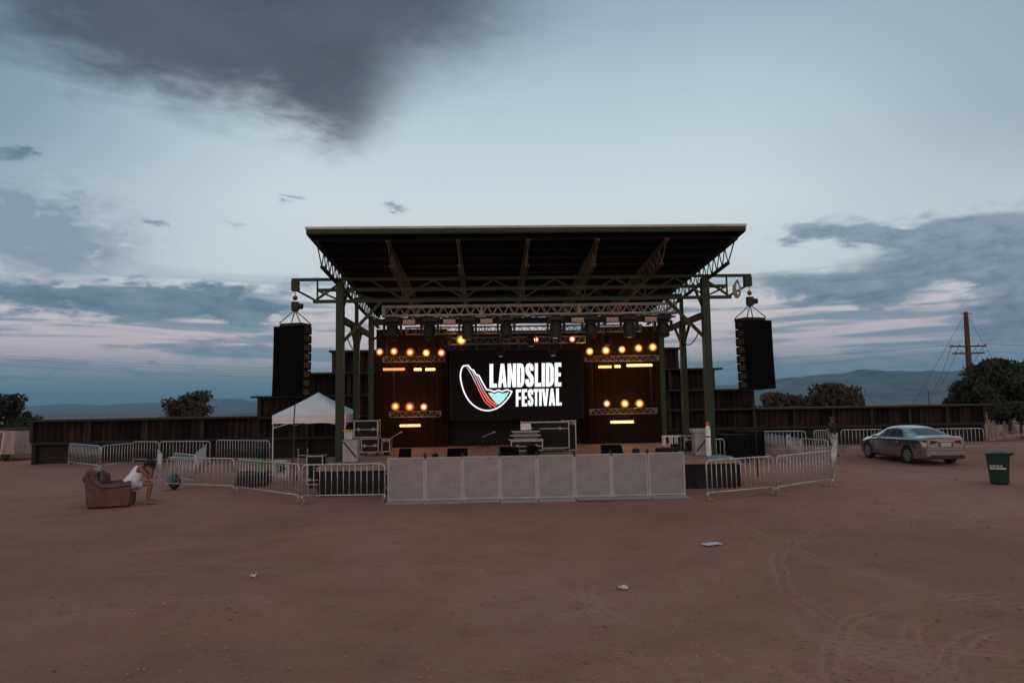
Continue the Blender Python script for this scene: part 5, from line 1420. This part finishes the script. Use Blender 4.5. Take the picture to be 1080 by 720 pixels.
# ------------------------------------------------------------------ car
def build_car():
    paint = bpy.data.materials.new('silver_car_paint'); paint.use_nodes = True
    t = NT(paint.node_tree); b = paint.node_tree.nodes['Principled BSDF']
    tc = t.node('ShaderNodeTexCoord').outputs['Object']
    sp = t.node('ShaderNodeSeparateXYZ'); t.put(sp.inputs[0], tc)
    n = t.noise(tc, 7, 5, .6)
    dirt = t.math('MULTIPLY', t.math('SUBTRACT', 1.0, t.smooth(t.math('ADD', sp.outputs[2], t.math('MULTIPLY', n, .25)), .3, .75)), .55)
    t.put(b.inputs['Base Color'], t.mix(dirt, (.42, .43, .45, 1), (.20, .165, .15, 1)))
    b.inputs['Metallic'].default_value = .9; b.inputs['Roughness'].default_value = .2; b.inputs['Coat Weight'].default_value = .5; b.inputs['Coat Roughness'].default_value = .1
    glass = mat('car_glass', (.015, .02, .024), .06, 0, 0)
    c = gp(960, 489)                        # left rear wheel on the ground
    HW = .91; wx = .79
    RZ_ = R(1.5)
    off = Matrix.Rotation(RZ_, 3, 'Z') @ Vector((-wx, -1.38, 0))
    o = thing('parked_car', 'silver four door saloon parked with its tail towards us', 'car', (c.x - off.x, c.y - off.y, 0), RZ_)
    # y: nose +2.42, tail -2.38; wheels at +1.47, -1.38
    yw = (1.47, -1.38); wr = .335
    K = lambda y, pts: float(np.interp(y, [p[0] for p in pts], [p[1] for p in pts]))
    def sm(pts):      # smooth the key curves
        ys = np.array([p[0] for p in pts]); vs_ = np.array([p[1] for p in pts]); d = np.linspace(ys[0], ys[-1], 200); v = np.interp(d, ys, vs_)
        k = np.ones(9) / 9; vp = np.pad(v, 4, 'edge'); v = np.convolve(vp, k, 'valid'); return list(zip(d, v))
    hwid = sm([(-2.40, .74), (-2.30, .83), (-2.0, .895), (-1.3, .91), (0, .91), (1.3, .905), (1.9, .88), (2.2, .80), (2.36, .66), (2.42, .52)])
    belt = sm([(-2.40, .90), (-2.2, 1.0), (-1.6, 1.005), (-.5, .97), (.6, .93), (1.2, .88), (1.8, .78), (2.2, .68), (2.42, .56)])
    roof = sm([(-2.40, 1.02), (-2.30, 1.085), (-2.1, 1.09), (-1.78, 1.11), (-1.45, 1.24), (-1.1, 1.365), (-.7, 1.43), (-.2, 1.455), (.2, 1.43), (.5, 1.36), (.9, 1.16), (1.18, 1.0), (1.5, .95), (1.9, .88), (2.2, .79), (2.36, .70), (2.42, .60)])
    rw = sm([(-2.40, .66), (-2.1, .72), (-1.8, .66), (-1.3, .60), (-.8, .57), (0, .57), (.45, .60), (.9, .68), (1.2, .76), (1.8, .74), (2.2, .66), (2.42, .46)])
    bot = sm([(-2.40, .36), (-2.3, .28), (-2.0, .23), (-1.0, .20), (1.0, .20), (2.0, .22), (2.42, .30)])
    def half(y):
        w = K(y, hwid); zb = K(y, belt); zr = K(y, roof); r_ = K(y, rw); z0 = K(y, bot)
        for q in yw:
            d = abs(y - q)
            if d < .385: z0 = max(z0, .33 + math.sqrt(.385 ** 2 - d * d))
        zr = max(zr, zb + .03); crown = max(.03, min(.10, (zr - zb) * .3))
        zm = min(max(.60, z0 + .03), zb - .03)
        ring = [(0, z0), (w * .90, z0), (w * .985, z0 + .015), (w, zm), (w * .995, zb - .10 if zb - .10 > zm else (zm + zb) / 2), (w * .965, zb), (w * .945, zb + .02),
                ((w * .945 + r_) / 2 + .01, (zb + .02 + zr - crown) / 2), (r_ + .03, zr - crown), (r_ * .86, zr - crown * .35), (r_ * .5, zr - crown * .08), (0, zr)]
        return ring
    ys = sorted(set(np.round(np.concatenate([np.linspace(-2.40, 2.42, 90), [q + d for q in yw for d in np.linspace(-.385, .385, 21)]]), 4)))
    mb = MB(); vs = []; fs = []; rings = [half(y) for y in ys]; k = len(rings[0])
    for y, rg in zip(ys, rings):
        vs += [(-x, y, z) for x, z in rg] + [(x, y, z) for x, z in rg[::-1][1:-1]]
    m_ = 2 * k - 2
    for i in range(len(ys) - 1):
        for j in range(m_): j2 = (j + 1) % m_; fs.append((i * m_ + j, i * m_ + j2, (i + 1) * m_ + j2, (i + 1) * m_ + j))
    fs.append(tuple(range(m_))); fs.append(tuple((len(ys) - 1) * m_ + j for j in range(m_))[::-1])
    mb.add(vs, fs); body = mb.build('body', paint, o, 'auto')
    # glass patches lie on the shell, a few millimetres proud
    def side_pt(s, y, f, out=.006):
        rg = half(y); a, bm_, c_ = rg[6], rg[7], rg[8]
        f2 = f * 2
        p = (a[0] + (bm_[0] - a[0]) * f2, a[1] + (bm_[1] - a[1]) * f2) if f2 < 1 else (bm_[0] + (c_[0] - bm_[0]) * (f2 - 1), bm_[1] + (c_[1] - bm_[1]) * (f2 - 1))
        return Vector((s * (p[0] + out), y, p[1] + out * .5))
    def patch(name, fn, nu, nv, material, flip=False):
        mb = MB(); vs = [fn(i / nu, j / nv) for i in range(nu + 1) for j in range(nv + 1)]
        fs = [(i * (nv + 1) + j, (i + 1) * (nv + 1) + j, (i + 1) * (nv + 1) + j + 1, i * (nv + 1) + j + 1) for i in range(nu) for j in range(nv)]
        if flip: fs = [f[::-1] for f in fs]
        mb.add(vs, fs); return mb.build(name, material, body if False else o, True)
    for s in (-1, 1):
        # front and rear door glass, with the glass narrowing into the C pillar
        patch('door_window', lambda u, v: side_pt(s, .95 - .92 * u - .62 * (1 - u) * v * 1.0, .06 + .86 * v), 8, 5, glass, s > 0)
        patch('door_window', lambda u, v: side_pt(s, -.02 - 1.12 * u + .42 * u * v, .06 + .86 * v), 8, 5, glass, s > 0)
    def top_pt(x_f, y, out=.006):
        rg = half(y); xs_ = [p[0] for p in rg[8:]][::-1]; zs_ = [p[1] for p in rg[8:]][::-1]
        x = abs(x_f) * rg[8][0] * .96; z = float(np.interp(x, xs_, zs_)); return Vector((math.copysign(x, x_f), y, z + out))
    patch('rear_window', lambda u, v: top_pt((2 * u - 1) * (.90 + .06 * v), -1.76 + .72 * v + .05 * (2 * u - 1) ** 2), 12, 8, glass, False)
    patch('windscreen', lambda u, v: top_pt((2 * u - 1) * .93, 1.10 - .62 * v), 12, 6, glass, True)
    black = mat('black_trim', (.012, .012, .013), .4, 0, 0)
    red = mat('tail_lamp_red', (.11, .008, .010), .15, 0, .2, 20)
    def rear_pt(x, z, out=.0):
        # the tail: depth of the shell at that height and width
        yq = -2.40
        for y in np.linspace(-2.40, -1.8, 50):
            rg = half(y); 
            if max(p[1] for p in rg) >= z and K(y, hwid) >= abs(x) and K(y, bot) <= z: yq = y; break
        return yq - out
    for s in (-1, 1):
        mb = MB(); P = [(.30, .915), (.55, .960), (.74, .975), (.80, .975), (.86, .965), (.89, .94), (.885, .88), (.84, .83), (.74, .815), (.60, .82), (.38, .86)]
        yb = lambda x: float(np.interp(abs(x), [p[1] for p in hwid[:60]], [p[0] for p in hwid[:60]])) if abs(x) > .74 else -2.40
        f0 = [Vector((s * (x + .008), yb(x) - .016, z)) for x, z in P]; f1 = [Vector((s * x * .97, yb(x) + .06, z)) for x, z in P]
        nP = len(P); mb.add(f0 + f1, [tuple(range(nP)), tuple(range(2 * nP - 1, nP - 1, -1))] + [(i, (i + 1) % nP, nP + (i + 1) % nP, nP + i) for i in range(nP)])
        mb.build('tail_light', red, o, False, bevel=.006)
        mb = MB(); mb.box((s * .62, -2.405, .365), (.16, .06, .05)); mb.build('exhaust', mat('chrome', (.6, .6, .6), .15, 1.0, 0), o, bevel=.01)
        mb = MB(); mb.ball((s * 1.0, .72, 1.0), .11, 12, 8, (.9, .75, .62)); mb.box((s * .91, .72, .965), (.1, .05, .035)); mb.build('wing_mirror', paint, o, True)
        for yy in (.30, -.72):
            mb = MB(); mb.box((s * .917, yy, .835), (.022, .2, .028)); mb.build('door_handle', MATS.get('chrome'), o, bevel=.008)
        mb = MB()
        for yy in (1.02, -.03, -1.02): mb.box((s * .9105, yy, .60), (.006, .012, .62))
        mb.box((s * .913, 0, .235), (.02, 2.0, .06)); mb.build('door_gap', black, o)
        mb = MB(); mb.box((s * .885, -2.13, .50), (.01, .10, .035)); mb.build('reflector', red, o)
    mb = MB(); mb.box((0, -2.405, .33), (1.36, .06, .15)); mb.build('rear_diffuser', black, o, bevel=.02)
    mb = MB(); mb.box((0, -2.392, .585), (1.60, .03, .02)); mb.build('bumper_crease', black, o)
    mb = MB(); mb.box((0, -2.415, .80), (.40, .016, .15)); mb.build('licence_plate', mat('plate', (.40, .40, .40), .5, 0, .2, 30), o, bevel=.004)
    mb = MB(); mb.box((0, -2.413, .91), (.60, .03, .028)); mb.build('boot_trim', MATS['chrome'], o, bevel=.006)
    for q in (-.71, .71):
        mb = MB(); mb.box((q, -2.404, .80), (.01, .012, .40)); mb.build('boot_gap', black, o)
    mb = MB(); mb.box((0, -2.404, .665), (1.42, .014, .012)); mb.build('boot_gap', black, o)
    mb = MB(); mb.box((0, -2.407, .80), (.56, .014, .19)); mb.build('plate_recess', mat('plate_recess', (.06, .06, .062), .5), o, bevel=.01)
    mb = MB(); mb.box((0, -2.33, 1.105), (1.30, .12, .025)); mb.build('boot_spoiler', paint, o, bevel=.01)
    tyre_p = [(.21, -.10), (.30, -.11), (.33, -.095), (.335, 0), (.33, .095), (.30, .11), (.21, .10)]
    for yy in yw:
        for s in (-1, 1):
            Mx = Matrix.Rotation(s * PI / 2, 3, 'Y'); cc = (s * wx, yy, wr)
            w_ = thing_part('wheel', o)
            mb = MB(); mb.lathe(tyre_p, 28, cc, Mx); mb.build('tyre', M_rubber, w_, 'auto')
            mb = MB(); mb.lathe([(.03, .085), (.05, .09), (.06, .08)], 12, cc, Mx); mb.lathe([(.195, .09), (.215, .107), (.225, .10), (.218, .06)], 28, cc, Mx)
            for k_ in range(10):
                a = 2 * PI * k_ / 10; d1 = Mx @ Vector((.05 * math.cos(a), .05 * math.sin(a), .088)); d2 = Mx @ Vector((.205 * math.cos(a + .08), .205 * math.sin(a + .08), .098))
                mb.bar(Vector(cc) + d1, Vector(cc) + d2, .028)
            mb.build('rim', mat('alloy_rim', (.42, .42, .43), .4, .3, .15, 10), w_)
def thing_part(name, parent):
    o = bpy.data.objects.new(name, None); COL.objects.link(o); o.parent = parent; o.empty_display_size = .1; return o
build_car()

# ------------------------------------------------------------------ wheelie bin
def build_bin():
    p = gp(1061, 511.5)
    o = thing('wheelie_bin', 'dark green wheeled rubbish bin with white lettering at the right edge', 'bin', (p.x, p.y + .25, 0), R(-37))
    w0, w1, d0, d1, H = .225, .29, .26, .32, .93
    mb = MB(); rings = []
    for z, f in ((.03, 0), (.06, .03), (.84, .97), (H, 1)):
        rings.append([(sx * (w0 + (w1 - w0) * f), sy * (d0 + (d1 - d0) * f), z) for sx, sy in ((-1, -1), (1, -1), (1, 1), (-1, 1))])
    mb.add([v for r_ in rings for v in r_], [(3, 2, 1, 0)] + [(4 * i + j, 4 * i + (j + 1) % 4, 4 * i + 4 + (j + 1) % 4, 4 * i + 4 + j) for i in range(3) for j in range(4)] + [(12, 13, 14, 15)])
    mb.build('body', M_bin, o, 'auto', bevel=.06)
    mb = MB(); mb.box((0, 0, .895), (w1 * 2 + .05, d1 * 2 + .05, .05)); mb.build('rim', M_bin, o, bevel=.015)
    mb = MB(); vs = []; n = 8
    for i in range(n + 1):
        for j in range(n + 1):
            u, v = i / n * 2 - 1, j / n * 2 - 1; vs.append((u * (w1 + .035), v * (d1 + .04), H + .005 + .055 * (1 - u * u) * (1 - v * v) + .012 * u))
    mb.add(vs, [(i * (n + 1) + j, (i + 1) * (n + 1) + j, (i + 1) * (n + 1) + j + 1, i * (n + 1) + j + 1) for i in range(n) for j in range(n)]); mb.build('lid', mat('black_bin_lid', (.012, .018, .016), .5), o, True)
    mb = MB(); mb.path([(w1 + .0, -.26, .89), (w1 + .09, -.26, .91), (w1 + .09, .26, .91), (w1, .26, .89)], .02, 6); mb.build('handle', M_bin, o, True)
    for s in (-1, 1):
        mb = MB(); mb.lathe([(.09, -.03), (.115, 0), (.09, .03)], 16, (s * (w0 - .02), d0 + .06, .115), Matrix.Rotation(PI / 2, 3, 'Y')); mb.build('wheel', M_rubber, o, True)
    # two short lines of stencilled lettering, too small to read in the photo
    mb = MB(); r = random.Random(4)
    tilt = math.atan2(d1 - d0, .9)
    for row, (x0, x1, z, h) in enumerate(((-.20, .12, .56, .05), (-.20, .18, .49, .05))):
        x = x0
        while x < x1:
            wl = r.uniform(.022, .036)
            for q in range(r.choice((1, 2, 2))):
                xx = x + q * wl * .6; f = (z - .03) / .87; yy = -(d0 + (d1 - d0) * f) - .004
                mb.box((xx, yy, z), (.013, .004, h))
            f = (z - .03) / .87; mb.box((x + wl * .3, -(d0 + (d1 - d0) * f) - .0065, z + r.choice((-.018, 0, .018))), (wl * .6, .003, .012))
            x += wl + .012
    mb.build('lettering', M_white, o)
build_bin()

# ------------------------------------------------------------------ far left shed and far right clutter
def build_shed():
    a = at(-20, 470, 38); b = at(34, 470, 36.5)
    o = thing('trailer', 'pale weathered site trailer at the far left edge below the juniper', 'trailer', ((a.x + b.x) / 2, 37.3, 0), math.atan2(b.y - a.y, b.x - a.x))
    L = (b - a).length; H = 1.62
    mb = MB(); mb.box((0, 0, .35 + H / 2 - .175), (L, 1.9, H - .35)); mb.build('body', mat('faded_pink_panel', (.36, .29, .28), .7, 0, .3, 1.5, dirt=(.2, .15, .13)), o, bevel=.03)
    mb = MB(); mb.box((0, 0, H + .02), (L + .1, 2.0, .06)); mb.build('roof', M_cap, o)
    mb = MB(); mb.box((L * .16, -.956, .9), (.95, .02, 1.15)); mb.build('door', mat('slate_door', (.11, .10, .115), .6), o)
    mb = MB(); mb.bar((L * .30, -.97, 1.5), (L * .26, -.97, .35), .06, .02, (0, 1, 0)); mb.build('downpipe', M_white, o)
    for s in (-1, 1):
        mb = MB(); mb.lathe([(.22, -.08), (.3, 0), (.22, .08)], 16, (s * L * .3, -.85, .3), Matrix.Rotation(PI / 2, 3, 'X')); mb.build('wheel', M_rubber, o, True)
    p = gp(13, 482)
    mb = MB(); r = random.Random(9)
    pts = [Vector((-.5, 0, .12)), Vector((-.2, .05, .22)), Vector((.15, 0, .42)), Vector((.45, .05, .5))]
    mb.path(pts, [.13, .15, .14, .11], 10); tag(mb.build('duct_hose', M_white, None, True, loc=(p.x, p.y, 0)), 'short white flexible duct lying on the dirt by the trailer', 'duct')
build_shed()
def build_clutter():
    # pale lean-to of planks under the right junipers
    p = at(1043, 468, 40); 
    o = thing('plank_fence', 'pale broken plank fence under the junipers at the right', 'fence', (p.x, 40.5, 0), .15)
    r = random.Random(6); mb = MB(); cols = mat('pale_planks', (.30, .24, .23), .85, 0, .4, 2, stretch=(6, 6, .5))
    x = -.7
    while x < 2.3:
        h = r.uniform(.8, 1.75) if x < .6 else r.uniform(.4, 1.1); w_ = r.uniform(.12, .18); tl = r.uniform(-.06, .06)
        mb.bar((x, 0, 0), (x + tl, r.uniform(-.03, .03), h), w_, .03, (0, 1, 0)); x += w_ + r.choice((.03, .05, .25))
    mb.build('plank', cols, o)
    mb = MB(); mb.box((.8, .06, .35), (3.2, .06, .1)); mb.build('rail', cols, o)
    q = at(1062, 470, 38.5)
    mb = MB()
    for k in range(9):
        a = Vector((-1.0 + .12 * k, r.uniform(-.3, .3), .06 + .03 * k)); d = Vector((r.uniform(.9, 1.7), r.uniform(-.4, .4), r.uniform(-.05, .25)))
        e = a + d; e.z = max(.05, e.z); mb.bar(a, e, .12, .05)
    tag(mb.build('timber_pile', cols, None, loc=(q.x, q.y, 0)), 'loose pile of pale timbers under the junipers at the right', 'timber')
build_clutter()

# ------------------------------------------------------------------ utility pole and wires
def build_pole():
    Y = 62.0; b = at(1025, 436, Y); t_ = at(1018.5, 329, Y)
    o = thing('utility_pole', 'leaning wooden utility pole with two crossarms above the right trees', 'utility pole', (b.x, Y, 0), 0)
    H = t_.z; dx = t_.x - b.x
    P = lambda f: Vector((dx * f * (H / H), 0, H * f))
    mb = MB(); mb.path([Vector((-dx * .2, 0, -.3)), P(.5), P(.93), P(1)], [.27, .24, .19, .16], 12); mb.build('pole', M_wood, o, True)
    za, zb = at(1021, 365, Y).z, at(1021, 372.5, Y).z
    pins = []
    for z, hw in ((za, 1.6), (zb, 1.35)):
        mb = MB(); c = P(z / H)
        for yy in (-.17, .17): mb.box((c.x, yy, z), (2 * hw, .09, .11))
        mb.build('crossarm', M_wood, o)
        for s in (-1, -.55, .55, 1):
            mb = MB(); q = Vector((c.x + s * hw * .95, -.17, z + .055)); mb.lathe([(.025, 0), (.06, .03), (.045, .06), (.06, .1), (.03, .15)], 10, q); mb.build('insulator', mat('insulator', (.18, .2, .2), .3), o, True)
            pins.append(o.location + q + Vector((0, 0, .13)))
    mb = MB(); mb.bar(P(.99) + Vector((-.5, 0, -.05)), P(.99) + Vector((.5, 0, -.05)), .06); mb.build('top_bracket', M_black, o)
    def wire(label, a, b_, sag, r=.007):
        mb = MB(); n = 28; c = (a + b_) / 2
        mb.path([a.lerp(b_, i / n) - Vector((0, 0, 4 * sag * (i / n) * (1 - i / n))) - c for i in range(n + 1)], r, 5)
        tag(mb.build('power_line', M_cable, None, True, loc=c), label, 'wire', 'power lines')
    L = [(0, -52, 8.1, 'highest power line crossing the whole sky behind the stage'), (1, -51, 7.7, 'second power line crossing the sky behind the stage'), (4, -52, 7.2, 'lowest power line crossing the sky behind the stage')]
    for k, x, z, lab in L: wire(lab, pins[k], Vector((x, 64, z)), 2.0)
    top = o.location + P(1.0)
    for k, (i, ex, ey, ez) in enumerate(((2, 78, 64, 7.6), (3, 80, 70, 8.0), (7, 78, 66, 6.6))):
        wire(['upper power line running right from the pole', 'middle power line running right from the pole', 'lowest power line running right from the pole'][k], pins[i], Vector((ex, ey, ez)), .6)
    p2 = at(979, 411, 210)
    o2 = thing('utility_pole', 'tiny distant utility pole on the plain left of the big one', 'utility pole', (p2.x, 210, -16), 0)
    mb = MB(); mb.path([(0, 0, 0), (0, 0, p2.z + 16)], [.2, .14], 8); mb.build('pole', M_wood, o2, True)
    mb = MB(); mb.box((0, -.2, p2.z + 15.2), (2.6, .12, .14)); mb.build('crossarm', M_wood, o2)
    for k, i in enumerate((0, 1, 2, 3)):
        wire('power line descending to the distant pole, %s of four' % ORD[k], pins[i], Vector((p2.x - 1.2 + .8 * k, 209.8, p2.z - .7)), 2.2, .02)
    # guy lines from the pole head
    for s, ex in ((-1, -7.5), (1, 6.5)):
        wire('steel guy line slanting down %s from the pole head' % ('left' if s < 0 else 'right'), top + Vector((0, 0, -.1)), o.location + Vector((ex, 2 * s, .1)), 0.0, .014)
build_pole()

# ------------------------------------------------------------------ litter and small stones
M_paper = mat('litter_paper', (.72, .70, .66), .8, 0, .08, 6)
for i, (px, py, w_, h_, lab) in enumerate(((751, 574.5, .36, .10, 'flat white sheet of paper lying on the dirt right of centre'), (267, 608.5, .09, .08, 'small crumpled white paper on the dirt at the left'), (657, 621, .12, .07, 'torn white scrap of paper in the tyre tracks'))):
    p = gp(px, py); r = random.Random(i); mb = MB(); n = 6; vs = []
    for a in range(n + 1):
        for b in range(n + 1): vs.append(((a / n - .5) * w_, (b / n - .5) * h_ * 2, .022 + r.uniform(0, .03) * (1 if i else .3)))
    mb.add(vs, [(a * (n + 1) + b, (a + 1) * (n + 1) + b, (a + 1) * (n + 1) + b + 1, a * (n + 1) + b + 1) for a in range(n) for b in range(n)])
    tag(mb.build('paper_scrap', M_paper, None, True, loc=(p.x, p.y, 0), rz=r.uniform(-.4, .4)), lab, 'litter')
def build_stones():
    r = random.Random(21); mb = MB()
    for k in range(2600):
        py = r.uniform(500, 719) ; px = r.uniform(-20, 1100); p = gp(px, py)
        s = r.uniform(.005, .02) * (1.9 if r.random() < .05 else 1)
        n = len(mb.v); z = .02
        q = [Vector((r.uniform(.6, 1.2) * a, r.uniform(.6, 1.2) * b, r.uniform(.5, .9) * c)) * s + Vector((p.x, p.y, z)) for a, b, c in ((1, 0, 0), (-1, 0, 0), (0, 1, 0), (0, -1, 0), (0, 0, 1), (0, 0, -1))]
        mb.add(q, [(0, 2, 4), (2, 1, 4), (1, 3, 4), (3, 0, 4), (2, 0, 5), (1, 2, 5), (3, 1, 5), (0, 3, 5)])
    o = mb.build('gravel', mat('small_stones', (.32, .175, .138), .9, 0, .5, 1.7)); tag(o, kind='stuff')
    for i, (px, py, s) in enumerate(((461, 598, .09), (690, 682, .07), (970, 708, .08), (594, 580, .08), (300, 655, .05))):
        pass
build_stones()

# ------------------------------------------------------------------ haze
def build_haze():
    mb = MB(); mb.box((0, 4500, (PLAIN - 12 + 330) / 2), (25000, 17000, 330 - PLAIN + 12))
    m = bpy.data.materials.new('haze_air'); m.use_nodes = True; nt = m.node_tree; nt.nodes.clear()
    out = nt.nodes.new('ShaderNodeOutputMaterial'); v = nt.nodes.new('ShaderNodeVolumePrincipled')
    v.inputs['Color'].default_value = (.34, .70, 1.0, 1); v.inputs['Density'].default_value = 9e-5; v.inputs['Anisotropy'].default_value = 0
    nt.links.new(v.outputs[0], out.inputs['Volume'])
    o = mb.build('haze', m); tag(o, kind='stuff')
build_haze()
# ------------------------------------------------------------------ render settings
scn.view_settings.view_transform = 'Standard'; scn.view_settings.look = 'None'
scn.view_settings.exposure = 0.0; scn.view_settings.gamma = 1.0; scn.view_settings.use_curve_mapping = False
scn.render.engine = 'CYCLES'
scn.cycles.use_denoising = True
scn.cycles.max_bounces = 6; scn.cycles.volume_bounces = 0
scn.cycles.sample_clamp_indirect = 4
